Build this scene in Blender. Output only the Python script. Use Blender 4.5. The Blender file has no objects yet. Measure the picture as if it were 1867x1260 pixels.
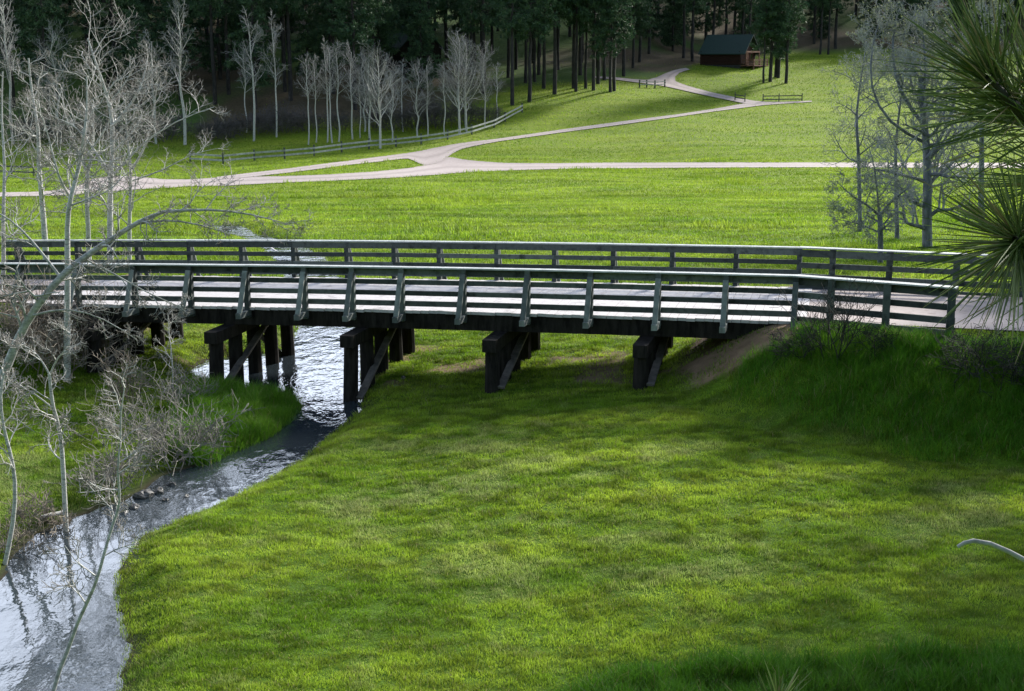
import bpy, math, random
import numpy as np
from mathutils import Vector, Matrix

R = math.radians
sc = bpy.context.scene
col = sc.collection
RS = np.random.RandomState

# ------------------------------------------------------------------ camera maths
F, CX, CY, PHI, CAMZ = 2450.0, 933.5, 630.0, R(12.2), 10.0
CP, SP = math.cos(PHI), math.sin(PHI)

def ray(px, py):
    u, v = (px - CX) / F, (py - CY) / F
    return np.array([u, CP - v * SP, -SP - v * CP])

def at_Y(px, py, Y):
    d = ray(px, py)
    p = d * (Y / d[1])
    return np.array([p[0], p[1], p[2] + CAMZ])

def x_at(px, Y):
    return (px - CX) / F * Y

# ------------------------------------------------------------------ terrain
def sstep(a, b, x):
    t = np.clip((x - a) / (b - a), 0, 1)
    return t * t * (3 - 2 * t)

def prof(pts):
    ys = np.array([p[0] for p in pts], float); zs = np.array([p[1] for p in pts], float)
    yy = np.arange(ys[0], ys[-1], 0.5)
    zz = np.interp(yy, ys, zs)
    k = np.ones(9) / 9
    for _ in range(2):
        zz = np.convolve(np.pad(zz, 4, mode='edge'), k, mode='valid')
    return lambda Y: np.interp(Y, yy, zz)

NEAR = [(-60, 30), (-20, 14), (-10, 10.4), (-1, 8.4), (2, 7.2), (12, 2.2), (15, 1.05), (18, .98), (36, 1.0), (44, .98), (68, .38), (84, -.1), (120, -1.15), (146, -1.65)]
PL = prof(NEAR + [(156, -1.65), (170, -1.0), (185, 2.9), (225, 13.3), (250, 19.6), (300, 32), (420, 68)])
PM = prof(NEAR + [(156, -1.0), (175, .5), (190, 2.9), (200, 4.4), (215, 6), (240, 10), (300, 30), (420, 70)])
PR = prof(NEAR + [(165, 0), (200, 3.2), (235, 8), (260, 10), (285, 14), (300, 20), (420, 66)])

def hbase(X, Y):
    X = np.asarray(X, float); Y = np.asarray(Y, float)
    a = X / np.maximum(Y, 20)
    wl = 1 - sstep(-.2, .0, a); wr = sstep(.06, .15, a)
    z = PL(Y) * wl + PR(Y) * wr + PM(Y) * (1 - wl - wr)
    far = sstep(60, 140, Y)
    z = z + .05 * np.sin(X * .31 + 1.3) * np.sin(Y * .27) * (1 - far) * sstep(14, 20, Y)
    z = z + far * (.22 * np.sin(X * .11 + .4) * np.sin(Y * .07 + 1) + .10 * np.sin(X * .27 + Y * .05))
    z = z + .55 * sstep(-4, 4.5, X) * (1 - sstep(46, 62, Y)) * sstep(15, 28, Y)
    return z

def zwater(X, Y):
    return PM(np.asarray(Y, float)) - .27

def march(px, py, f, t0=5, t1=420):
    d = ray(px, py)
    Y = np.linspace(t0, t1, 9000)
    k = Y / d[1]
    g = d[2] * k + CAMZ - f(d[0] * k, Y)
    i = int(np.argmax(g < 0)) if (g < 0).any() else len(Y) - 1
    i = max(i, 1)
    w = g[i - 1] / (g[i - 1] - g[i] + 1e-12)
    y = Y[i - 1] + w * (Y[i] - Y[i - 1])
    return np.array([d[0] * y / d[1], y, d[2] * y / d[1] + CAMZ])

# creek outline (far to near, then back)
CL = [(370, 412), (380, 418), (402, 425), (455, 438), (478, 452), (505, 478), (530, 520), (545, 560), (545, 600), (520, 640),
      (380, 656), (352, 678), (372, 700), (440, 716), (520, 728), (540, 745), (515, 775), (480, 800), (420, 825), (370, 848), (305, 868),
      (244, 910), (152, 940), (76, 975), (38, 1010), (0, 1072), (-60, 1110), (-150, 1150), (-260, 1240), (-330, 1420)]
CR = [(440, 412), (470, 429), (538, 443), (592, 470), (625, 520), (650, 560), (662, 600), (656, 650), (656, 700), (657, 745), (605, 790),
      (550, 836), (449, 893), (366, 931), (248, 978), (217, 1028), (206, 1056), (207, 1093), (213, 1131), (228, 1176), (213, 1236), (204, 1268), (185, 1420)]
CREEK = np.array([march(x, y, zwater)[:2] for x, y in CL] + [march(x, y, zwater)[:2] for x, y in reversed(CR)])

def poly_sd(X, Y, P):
    """signed distance to polygon (negative inside)"""
    X = np.asarray(X, float).ravel(); Y = np.asarray(Y, float).ravel()
    out = np.full(X.shape, 1e9); ins = np.zeros(X.shape, bool)
    n = len(P)
    for i in range(n):
        ax, ay = P[i]; bx, by = P[(i + 1) % n]
        ex, ey = bx - ax, by - ay
        t = np.clip(((X - ax) * ex + (Y - ay) * ey) / (ex * ex + ey * ey + 1e-12), 0, 1)
        d = (X - ax - t * ex) ** 2 + (Y - ay - t * ey) ** 2
        np.minimum(out, d, out=out)
        if abs(ey) > 1e-9:
            c = ((ay > Y) != (by > Y)) & (X < ex * (Y - ay) / ey + ax)
            ins ^= c
    out = np.sqrt(out)
    return np.where(ins, -out, out)

def creek_sd(X, Y):
    X = np.asarray(X, float).ravel(); Y = np.asarray(Y, float).ravel()
    r = np.full(X.shape, 50.0)
    lo = CREEK.min(0) - 3; hi = CREEK.max(0) + 3
    m = (X > lo[0]) & (X < hi[0]) & (Y > lo[1]) & (Y < hi[1])
    if m.any():
        r[m] = poly_sd(X[m], Y[m], CREEK)
    return r

# ------------------------------------------------------------------ bridge frame
PLb = np.array([x_at(250, 38.4 * 1.003), 38.4]); PRb = np.array([x_at(1440, 33.9), 33.9])
BL = float(np.linalg.norm(PRb - PLb)); EU = (PRb - PLb) / BL; EV = np.array([-EU[1], EU[0]])
WD = 5.2
def px_u(px):
    """distance along the near edge where the pixel column meets it"""
    s = (px - CX) / F / CP * 1.0
    # X = s' * depth ; solve with depth ~ Y*CP + (CAMZ-3.3)*SP
    lo, hi = -40.0, 60.0
    g = lambda u: ((PLb + EU * u)[0]) - (px - CX) / F * ((PLb + EU * u)[1] * CP + (CAMZ - 3.3) * SP)
    for _ in range(60):
        m = (lo + hi) / 2
        if g(m) > 0: hi = m
        else: lo = m
    return (lo + hi) / 2
_e = [(0, 553), (250, 553), (450, 558), (600, 562), (850, 568.5), (1080, 575), (1260, 579.5), (1430, 584)]
_us = [px_u(p[0]) for p in _e]
_zs = [at_Y(p[0], p[1], (PLb + EU * u)[1])[2] for p, u in zip(_e, _us)]
_co = np.polyfit(_us, _zs, 2)
UL, UR = px_u(55), px_u(1446)
def zdeck(u):
    return np.polyval(_co, np.clip(u, UL - 6, UR + 1.0))
print('bridge', BL, 'angle', math.degrees(math.atan2(EU[1], EU[0])), 'z', [round(z, 2) for z in _zs], [round(float(zdeck(u)), 2) for u in _us], 'U', UL, UR)

def to_uv(X, Y):
    dx, dy = X - PLb[0], Y - PLb[1]
    return dx * EU[0] + dy * EU[1], dx * EV[0] + dy * EV[1]

def Bp(u, v, dz=0.0):
    p = PLb + EU * u + EV * v
    return np.array([p[0], p[1], float(zdeck(u)) + dz])

def emb(X, Y):
    u, v = to_uv(X, Y)
    zt = zdeck(u) - .06
    nearm = 1.3 + .9 * sstep(UR + 1, UR + 6, u)
    dv = np.maximum(np.maximum(-nearm - v, v - (WD + 1.0)), 0)
    zr = zt - 1.2 * sstep(UR + 10, UR + 30, u)
    d1 = np.hypot(np.maximum(UR - .1 + np.clip(-v, 0, 5) * .55 - u, 0), dv); d2 = np.hypot(np.maximum(u - UL + .2, 0), dv)
    t1 = 1 - sstep(0, 1, d1 / 3.9); t2 = 1 - sstep(0, 1, d2 / 2.6)
    return t1, zr, t2, zt

def h(X, Y):
    X = np.asarray(X, float); Y = np.asarray(Y, float); shp = X.shape
    X = X.ravel(); Y = Y.ravel()
    z = hbase(X, Y)
    t1, zr, t2, zt = emb(X, Y)
    z = z + (zr - z) * t1
    z = z + (zt - z) * t2
    sd = creek_sd(X, Y); zw = zwater(X, Y)
    b = sstep(0, 1.0, sd)
    z = np.where(sd < 0, zw - np.minimum(.35, .04 + (-sd) * .5), (zw + .0) * (1 - b) + z * b)
    return z.reshape(shp)

def hz(x, y):
    return float(h(np.array([x]), np.array([y]))[0])

def ground(px, py):
    """world point on the terrain seen at a pixel"""
    p = march(px, py, h)
    p[2] = hz(p[0], p[1])
    return p

# ------------------------------------------------------------------ mesh builder
class MB:
    def __init__(s):
        s.v = []; s.n = 0; s.f = []; s.c = None
    def add(s, verts, faces):
        verts = np.asarray(verts, float).reshape(-1, 3); faces = np.asarray(faces, int)
        s.v.append(verts); s.f.append(faces + s.n); s.n += len(verts)
    BF = np.array([[0, 2, 3, 1], [4, 5, 7, 6], [0, 1, 5, 4], [2, 6, 7, 3], [0, 4, 6, 2], [1, 3, 7, 5]])
    def frame_box(s, c, ax, ay, az):
        c, ax, ay, az = (np.asarray(q, float) for q in (c, ax, ay, az))
        vs = [c + i * ax + j * ay + k * az for k in (-1, 1) for j in (-1, 1) for i in (-1, 1)]
        s.add(vs, s.BF)
    def box(s, lo, hi):
        lo, hi = np.array(lo, float), np.array(hi, float); c = (lo + hi) / 2; d = (hi - lo) / 2
        s.frame_box(c, (d[0], 0, 0), (0, d[1], 0), (0, 0, d[2]))
    def beam(s, p, q, w, t, up=(0, 0, 1), chamfer=0):
        """box from p to q, width w sideways, t along up"""
        p, q = np.asarray(p, float), np.asarray(q, float); d = q - p; L = np.linalg.norm(d); d /= L
        up = np.asarray(up, float); sx = np.cross(d, up); sx /= np.linalg.norm(sx); uy = np.cross(sx, d)
        s.frame_box((p + q) / 2, d * L / 2, sx * w / 2, uy * t / 2)
    def tube(s, pts, rad, k=6, cap=False):
        pts = np.asarray(pts, float); n = len(pts); rad = np.asarray(rad, float)
        d = np.empty_like(pts); d[1:-1] = pts[2:] - pts[:-2]; d[0] = pts[1] - pts[0]; d[-1] = pts[-1] - pts[-2]
        d /= np.linalg.norm(d, axis=1)[:, None] + 1e-12
        ref = np.array([.31, .95, .05]) if abs(d[0][1]) < .85 else np.array([1., .1, .1])
        a = np.cross(d, ref); a /= np.linalg.norm(a, axis=1)[:, None] + 1e-9; b = np.cross(d, a)
        th = np.arange(k) * (2 * math.pi / k)
        V = pts[:, None, :] + rad[:, None, None] * (np.cos(th)[None, :, None] * a[:, None, :] + np.sin(th)[None, :, None] * b[:, None, :])
        i = np.arange(n - 1)[:, None] * k; j = np.arange(k)[None, :]; j2 = (j + 1) % k
        fs = np.stack([i + j, i + j2, i + k + j2, i + k + j], -1).reshape(-1, 4)
        s.add(V.reshape(-1, 3), fs)
        if cap and k == 4:
            s.add(V[-1], [[0, 1, 2, 3]]); s.add(V[0], [[3, 2, 1, 0]])
        elif cap:
            for ring, flip in ((V[-1], 0), (V[0], 1)):
                idx = np.array([[0, q, q + 1] for q in range(1, k - 1)])
                s.add(ring, idx[:, ::-1] if flip else idx)
    def build(s, name, mat, parent=None, smooth=False, colors=None, loc=None):
        me = bpy.data.meshes.new(name)
        V = np.concatenate(s.v) if s.v else np.zeros((0, 3))
        if loc is not None: V = V - np.asarray(loc)
        me.vertices.add(len(V)); me.vertices.foreach_set('co', V.astype(np.float32).ravel())
        nl = sum(f.size for f in s.f); nf = sum(len(f) for f in s.f)
        me.loops.add(nl); me.polygons.add(nf)
        me.loops.foreach_set('vertex_index', np.concatenate([f.ravel() for f in s.f]).astype(np.int32))
        tot = np.concatenate([np.full(len(f), f.shape[1]) for f in s.f])
        st = np.concatenate([[0], np.cumsum(tot)[:-1]])
        me.polygons.foreach_set('loop_start', st.astype(np.int32))
        me.polygons.foreach_set('use_smooth', np.full(nf, bool(smooth)))
        if colors is not None:
            at = me.attributes.new('Col', 'FLOAT_COLOR', 'POINT')
            at.data.foreach_set('color', np.asarray(colors, np.float32).ravel())
        me.update(calc_edges=True); me.validate()
        me.materials.append(mat)
        o = bpy.data.objects.new(name, me); col.objects.link(o)
        if parent is not None: o.parent = parent
        if loc is not None and parent is None: o.location = loc
        return o

def tag(o, label=None, cat=None, group=None, kind=None):
    if label: o['label'] = label
    if cat: o['category'] = cat
    if group: o['group'] = group
    if kind: o['kind'] = kind
    return o

def empty(name, loc, label, cat, group=None, rz=0, scale=1):
    o = bpy.data.objects.new(name, None); col.objects.link(o)
    o.location = loc; o.rotation_euler = (0, 0, rz); o.scale = (scale,) * 3 if not isinstance(scale, tuple) else scale
    o.empty_display_size = .3
    return tag(o, label, cat, group)

def copy_thing(root, loc, rz, scale, label, group=None):
    r = root.copy(); col.objects.link(r); r.location = loc; r.rotation_euler = (0, 0, rz)
    r.scale = (scale,) * 3 if not isinstance(scale, tuple) else scale
    r['label'] = label
    if group: r['group'] = group
    for ch in list(root.children):
        c = ch.copy(); col.objects.link(c); c.parent = r
        for g in ch.children:
            d = g.copy(); col.objects.link(d); d.parent = c
    return r

# ------------------------------------------------------------------ materials
def mat(name):
    m = bpy.data.materials.new(name); m.use_nodes = True
    nt = m.node_tree; b = nt.nodes['Principled BSDF']
    return m, nt, b

def nd(nt, t, **kw):
    n = nt.nodes.new(t)
    for k, v in kw.items():
        if k in n.inputs.keys() if hasattr(n.inputs, 'keys') else False: n.inputs[k].default_value = v
        else: setattr(n, k, v)
    return n

def noise(nt, scale, detail=4, rough=.6, vec=None, stretch=None, coord='Object'):
    n = nt.nodes.new('ShaderNodeTexNoise'); n.inputs['Scale'].default_value = scale; n.inputs['Detail'].default_value = detail; n.inputs['Roughness'].default_value = rough
    if vec is None:
        tc = nt.nodes.new('ShaderNodeTexCoord'); vec = tc.outputs[coord]
    if stretch:
        mp = nt.nodes.new('ShaderNodeMapping'); mp.inputs['Scale'].default_value = stretch
        nt.links.new(vec, mp.inputs['Vector']); vec = mp.outputs['Vector']
    nt.links.new(vec, n.inputs['Vector'])
    return n

def ramp(nt, src, stops):
    r = nt.nodes.new('ShaderNodeValToRGB'); e = r.color_ramp.elements
    while len(e) < len(stops): e.new(.5)
    for el, (p, c) in zip(e, stops):
        el.position = p; el.color = (*c, 1) if len(c) == 3 else c
    nt.links.new(src, r.inputs['Fac'])
    return r

def bump(nt, b, src, dist=.02, strength=.6):
    n = nt.nodes.new('ShaderNodeBump'); n.inputs['Distance'].default_value = dist; n.inputs['Strength'].default_value = strength
    nt.links.new(src, n.inputs['Height']); nt.links.new(n.outputs['Normal'], b.inputs['Normal'])

def simple(name, c1, c2, scale=8, rough=.8, stretch=None, bd=.01, coord='Object', spec=.3, c3=None):
    m, nt, b = mat(name)
    n = noise(nt, scale, 6, .65, None, stretch, coord)
    st = [(.3, c1), (.7, c2)] if c3 is None else [(.28, c1), (.5, c2), (.72, c3)]
    r = ramp(nt, n.outputs['Fac'], st)
    nt.links.new(r.outputs['Color'], b.inputs['Base Color'])
    b.inputs['Roughness'].default_value = rough; b.inputs['Specular IOR Level'].default_value = spec
    if bd: bump(nt, b, n.outputs['Fac'], bd)
    return m

def leafy(name, trans, use_attr=True, c=None, rough=.6):
    """thin vegetation: colour from the mesh, partly translucent"""
    m, nt, b = mat(name)
    if use_attr:
        a = nt.nodes.new('ShaderNodeAttribute'); a.attribute_name = 'Col'; src = a.outputs['Color']
    else:
        n = noise(nt, c[2], 3); r = ramp(nt, n.outputs['Fac'], [(.3, c[0]), (.7, c[1])]); src = r.outputs['Color']
    nt.links.new(src, b.inputs['Base Color'])
    b.inputs['Roughness'].default_value = rough; b.inputs['Specular IOR Level'].default_value = .25
    t = nt.nodes.new('ShaderNodeBsdfTranslucent'); nt.links.new(src, t.inputs['Color'])
    mx = nt.nodes.new('ShaderNodeMixShader'); mx.inputs['Fac'].default_value = trans
    nt.links.new(b.outputs[0], mx.inputs[1]); nt.links.new(t.outputs[0], mx.inputs[2])
    nt.links.new(mx.outputs[0], nt.nodes['Material Output'].inputs['Surface'])
    return m

M = {}
M['grass'] = leafy('grass_blades', .45)
M['gravel'] = simple('gravel', (.22, .178, .165), (.36, .305, .288), 3.0, .9, None, .02, c3=(.285, .24, .226))
def multiply_in(m, make):
    nt = m.node_tree; b = nt.nodes['Principled BSDF']; src = b.inputs['Base Color'].links[0].from_socket
    x = nt.nodes.new('ShaderNodeMix'); x.data_type = 'RGBA'; x.blend_type = 'MULTIPLY'; x.inputs['Factor'].default_value = 1
    nt.links.new(src, x.inputs['A']); nt.links.new(make(nt), x.inputs['B']); nt.links.new(x.outputs['Result'], b.inputs['Base Color'])
def wear_attr(nt):
    a = nt.nodes.new('ShaderNodeAttribute'); a.attribute_name = 'Col'; return a.outputs['Color']
def per_object(nt):
    oi = nt.nodes.new('ShaderNodeObjectInfo'); return ramp(nt, oi.outputs['Random'], [(0, (.55, .56, .56)), (.5, (.95, .93, .9)), (1, (1.45, 1.42, 1.36))]).outputs['Color']
multiply_in(M['gravel'], wear_attr)
M['deck'] = simple('weathered_deck_planks', (.22, .205, .205), (.46, .435, .435), 2.2, .75, (1, 1, 1), .004, c3=(.37, .35, .35))
M['rail'] = simple('weathered_rail_timber', (.018, .022, .022), (.085, .10, .098), 3.5, .85, None, .006, 'Object', .15, c3=(.045, .054, .053))
multiply_in(M['rail'], per_object)
M['railtop'] = simple('bleached_rail_cap', (.25, .27, .265), (.46, .48, .475), 4, .7, None, .004)
M['creo'] = simple('creosoted_timber', (.004, .0035, .0035), (.034, .030, .027), 7, .9, (1, 1, .22), .02, 'Object', .1)
M['brace'] = simple('weathered_brace_timber', (.05, .045, .04), (.16, .14, .125), 5, .8, None, .008)
M['aspen'] = simple('pale_aspen_bark', (.025, .024, .022), (.50, .49, .46), 5.5, .8, (1.2, 1.2, 4), .015, c3=(.27, .265, .25))
M['twig'] = simple('pale_twigs', (.07, .062, .053), (.29, .27, .24), 2.0, .8, None, 0)
M['fartwig'] = simple('far_pale_twigs', (.09, .09, .088), (.29, .29, .285), .8, .8, None, 0)
M['greybark'] = simple('grey_furrowed_bark', (.045, .05, .062), (.20, .212, .24), 5, .9, (1, 1, .4), .03)
M['brush'] = simple('brown_brush_twigs', (.07, .055, .04), (.30, .26, .21), 2.0, .9, None, 0)
M['darkbrush'] = simple('dark_shrub_twigs', (.006, .008, .006), (.030, .032, .026), 3.0, .9, None, 0)
M['pinebark'] = simple('dark_pine_bark', (.010, .010, .011), (.055, .050, .047), 4, .95, (1, 1, .3), .03)
M['pine'] = leafy('pine_foliage', .15)
M['needle'] = leafy('long_pine_needles', .25, rough=.4)
M['bud'] = leafy('spring_buds', .3)
M['duskbrush'] = simple('dusky_bush_twigs', (.035, .032, .034), (.12, .11, .11), 1.0, .9, None, 0)
M['rock'] = simple('creek_rock', (.02, .02, .019), (.15, .145, .14), 6, .45, None, .03)
M['log'] = simple('bleached_log', (.3, .29, .27), (.62, .6, .57), 4, .8, (1, 1, 1), .01)
M['fence'] = simple('fence_timber', (.16, .17, .15), (.42, .44, .40), 3, .8, None, .01)
M['fencepost'] = simple('fence_post_timber', (.03, .035, .03), (.10, .11, .09), 3, .8, None, .01)
M['logwall'] = simple('brown_log_wall', (.016, .007, .005), (.050, .020, .014), 2.0, .8, (.6, .6, 6), .02)
M['porchwood'] = simple('porch_timber', (.10, .045, .028), (.24, .12, .08), 3, .8, None, .01)
M['roof'] = simple('slate_blue_roof', (.010, .028, .023), (.026, .054, .044), 6, .7, None, .02)
M['stone'] = simple('dark_foundation', (.02, .02, .02), (.06, .06, .06), 5, .9)
m, nt, b = mat('dark_glass'); b.inputs['Base Color'].default_value = (.01, .012, .015, 1); b.inputs['Roughness'].default_value = .08; M['glass'] = m

# ground: grass, dirt and forest floor, chosen by what grows there (mesh attribute)
m, nt, b = mat('ground'); M['ground'] = m
a = nt.nodes.new('ShaderNodeAttribute'); a.attribute_name = 'Col'
n1 = noise(nt, 3.0, 8, .7); n2 = noise(nt, .12, 4, .6, None, (.5, 1.6, 1))
r1 = ramp(nt, n1.outputs['Fac'], [(.25, (.55, .55, .55)), (.75, (1.35, 1.35, 1.35))])
r2 = ramp(nt, n2.outputs['Fac'], [(.3, (.82, .86, .9)), (.7, (1.15, 1.12, 1.0))])
mx = nt.nodes.new('ShaderNodeMix'); mx.data_type = 'RGBA'; mx.blend_type = 'MULTIPLY'; mx.inputs['Factor'].default_value = 1
nt.links.new(a.outputs['Color'], mx.inputs['A']); nt.links.new(r1.outputs['Color'], mx.inputs['B'])
mx2 = nt.nodes.new('ShaderNodeMix'); mx2.data_type = 'RGBA'; mx2.blend_type = 'MULTIPLY'; mx2.inputs['Factor'].default_value = 1
nt.links.new(mx.outputs['Result'], mx2.inputs['A']); nt.links.new(r2.outputs['Color'], mx2.inputs['B'])
nt.links.new(mx2.outputs['Result'], b.inputs['Base Color']); b.inputs['Roughness'].default_value = .95; b.inputs['Specular IOR Level'].default_value = .1
bump(nt, b, n1.outputs['Fac'], .06, .7)

# water
m, nt, b = mat('creek_water'); M['water'] = m
b.inputs['Base Color'].default_value = (.022, .030, .036, 1); b.inputs['Roughness'].default_value = .06; b.inputs['IOR'].default_value = 1.6
b.inputs['Specular IOR Level'].default_value = .8
w1 = noise(nt, 2.6, 3, .55, None, (1.0, .55, 1)); w2 = noise(nt, 9.0, 2, .5, None, (1, .6, 1))
ad = nt.nodes.new('ShaderNodeMath'); ad.operation = 'MULTIPLY_ADD'; ad.inputs[1].default_value = .22
nt.links.new(w2.outputs['Fac'], ad.inputs[0]); nt.links.new(w1.outputs['Fac'], ad.inputs[2])
# calm pools and riffles alternate along the creek
cm = noise(nt, .33, 2, .4); tcw = nt.nodes.new('ShaderNodeTexCoord'); sw = nt.nodes.new('ShaderNodeSeparateXYZ'); nt.links.new(tcw.outputs['Object'], sw.inputs[0])
mw_ = nt.nodes.new('ShaderNodeMapRange'); mw_.inputs['From Min'].default_value = 22; mw_.inputs['From Max'].default_value = 31; mw_.inputs['To Min'].default_value = -.16; mw_.inputs['To Max'].default_value = .10
nt.links.new(sw.outputs['Y'], mw_.inputs['Value']); aw = nt.nodes.new('ShaderNodeMath'); nt.links.new(cm.outputs['Fac'], aw.inputs[0]); nt.links.new(mw_.outputs[0], aw.inputs[1])
cr = ramp(nt, aw.outputs[0], [(.36, (.10, .10, .10)), (.62, (1, 1, 1))])
ml = nt.nodes.new('ShaderNodeMath'); ml.operation = 'MULTIPLY'; nt.links.new(ad.outputs[0], ml.inputs[0]); nt.links.new(cr.outputs['Color'], ml.inputs[1])
fw = nt.nodes.new('ShaderNodeMapRange'); fw.inputs['From Min'].default_value = 42; fw.inputs['From Max'].default_value = 62; fw.inputs['To Min'].default_value = 1; fw.inputs['To Max'].default_value = 4.5
nt.links.new(sw.outputs['Y'], fw.inputs['Value']); mf = nt.nodes.new('ShaderNodeMath'); mf.operation = 'MULTIPLY'; nt.links.new(ml.outputs[0], mf.inputs[0]); nt.links.new(fw.outputs[0], mf.inputs[1])
bump(nt, b, mf.outputs[0], .10, .42)

# ------------------------------------------------------------------ value noise for planting
def vnoise(X, Y, s, seed=0):
    X = np.asarray(X) / s + 100.5 + seed * 17.3; Y = np.asarray(Y) / s + 57.1 + seed * 9.7
    xi = np.floor(X).astype(np.int64); yi = np.floor(Y).astype(np.int64); fx = X - xi; fy = Y - yi
    fx = fx * fx * (3 - 2 * fx); fy = fy * fy * (3 - 2 * fy)
    def hs(a, b):
        k = (a * 374761393 + b * 668265263 + seed * 1442695) & 0x7fffffff
        k = ((k ^ (k >> 13)) * 1274126177) & 0x7fffffff
        return ((k ^ (k >> 16)) & 0xffff) / 65535.0
    return (hs(xi, yi) * (1 - fx) + hs(xi + 1, yi) * fx) * (1 - fy) + (hs(xi, yi + 1) * (1 - fx) + hs(xi + 1, yi + 1) * fx) * fy

def fbm(X, Y, s, seed=0, o=4):
    r = 0; a = .5; t = 0
    for i in range(o):
        r = r + a * vnoise(X, Y, s / 2 ** i, seed + i); t += a; a *= .55
    return r / t

# ------------------------------------------------------------------ roads
ROADS = {
 'gravel_road': [(-60, 353, 362), (0, 352, 360), (60, 351, 359), (100, 348, 358), (140, 341, 356), (165, 327, 353), (200, 322, 351), (240, 322, 347), (300, 328, 344), (343, 328, 341),
                 (412, 324, 340), (440, 323.5, 338), (520, 322, 334), (600, 319, 331), (680, 314, 327), (740, 308, 324), (775, 302, 321), (800, 293, 319.5), (818, 286, 317.5), (840, 291, 316), (870, 294.5, 314),
                 (920, 298, 312), (1000, 298.5, 309.5), (1100, 297.5, 308), (1300, 297, 306.5), (1500, 297, 306), (1700, 297.5, 307), (1920, 298, 308)],
 'gravel_lane': [(395, 324, 329), (447, 317.5, 325), (520, 309, 317), (600, 298.5, 307), (640, 293.5, 301.5), (690, 287, 296), (744, 280, 289.5), (773, 275, 303), (790, 271, 300), (808, 268, 296), (818, 265.5, 285),
                 (840, 262, 273), (861, 259, 268), (908, 254, 259), (1028, 236.5, 242), (1120, 224, 230), (1238, 209, 213.5), (1303, 199, 204), (1359, 189, 197), (1392, 186.5, 192.5), (1428, 186.5, 190), (1480, 184.5, 186.5)],
 'gravel_drive': [(1400, 187, 191), (1375, 185, 191), (1359, 182, 190), (1300, 170, 178), (1255, 158, 168), (1225, 147, 161), (1205, 141, 157), (1190, 143, 155), (1183, 147, 154), (1150, 145, 150), (1124, 142, 146.5), (1085, 140, 143)],
}
road_poly = {}
def dense(strip, step=7):
    out = []
    for (a, b) in zip(strip[:-1], strip[1:]):
        n = max(1, int(abs(b[0] - a[0]) / step))
        for k in range(n):
            t = k / n; out.append(tuple(a[i] + (b[i] - a[i]) * t for i in range(3)))
    out.append(strip[-1]); return out
def build_road(name, strip, dz, edges=None):
    rows = []
    if edges is None:
        for (x, yt, yb) in dense(strip):
            rows.append((march(x, yt, h)[:2], march(x, yb, h)[:2]))
    else: rows = edges
    T = np.array([r[0] for r in rows]); B = np.array([r[1] for r in rows])
    if edges is None:   # drop the pixel wobble of the traced edges
        for q in (T, B):
            q[1:-1] = q[1:-1] * .6 + (q[:-2] + q[2:]) * .2
    K = 12; ts = np.linspace(0, 1, K + 1)
    P = T[:, None, :] * (1 - ts)[None, :, None] + B[:, None, :] * ts[None, :, None]
    Z = h(P[..., 0], P[..., 1]) + dz
    V = np.concatenate([P, Z[..., None]], -1); n = len(T); k = K + 1
    i = np.arange(n - 1)[:, None] * k; j = np.arange(K)[None, :]
    mb = MB(); mb.add(V.reshape(-1, 3), np.stack([i + j, i + k + j, i + k + j + 1, i + j + 1], -1).reshape(-1, 4))
    wear = 1 - .28 * np.exp(-((ts - .5) / .10) ** 2) - .22 * np.exp(-(np.minimum(ts, 1 - ts) / .12) ** 2)
    wc = wear[None, :] * (.86 + .28 * fbm(P[..., 0].ravel(), P[..., 1].ravel(), 6, 33).reshape(n, k)); wc = np.repeat(wc.reshape(-1, 1), 4, 1); wc[:, 3] = 1
    o = mb.build(name, M['gravel'], smooth=True, colors=wc); tag(o, kind='structure')
    road_poly[name] = np.concatenate([T, B[::-1]])
    return o
for i, (k_, s_) in enumerate(ROADS.items()):
    build_road(k_, s_, .06 + .02 * i)
spur = [((1196, 143), (1236, 155)), ((1206, 138), (1231, 148)), ((1214, 134.5), (1231, 141)), ((1226, 130), (1238, 134.5)), ((1240, 126.5), (1250, 130)), ((1256, 124), (1262, 127))]
sp = []
for (a_, b_), (c_, d_) in zip(spur[:-1], spur[1:]):
    for t in np.linspace(0, 1, 4)[:-1]:
        sp.append((march(a_[0] + (c_[0] - a_[0]) * t, a_[1] + (c_[1] - a_[1]) * t, h)[:2], march(b_[0] + (d_[0] - b_[0]) * t, b_[1] + (d_[1] - b_[1]) * t, h)[:2]))
build_road('gravel_track', None, .12, sp)
# the road over the embankment, to the right and left of the bridge
ed = []
for u in np.linspace(UR + .32, UR + 34, 60):
    o_ = -.015 * (u - UR) ** 2 * 0
    ed.append((PLb + EU * u + EV * (WD - .1 + o_), PLb + EU * u + EV * (.1 + o_)))
build_road('approach_road', None, .05, ed)
ed = [(PLb + EU * u + EV * (WD - .2), PLb + EU * u + EV * .2) for u in np.linspace(UL - 20, UL - .32, 40)]
build_road('approach_road', None, .05, ed)

def on_road(X, Y, grow=0.0):
    r = np.zeros(X.shape, bool)
    for P in road_poly.values():
        lo = P.min(0) - 1; hi = P.max(0) + 1
        mk = (X > lo[0]) & (X < hi[0]) & (Y > lo[1]) & (Y < hi[1])
        if mk.any():
            idx = np.where(mk)[0]; r[idx] |= poly_sd(X[idx], Y[idx], P) < grow
    return r

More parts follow.
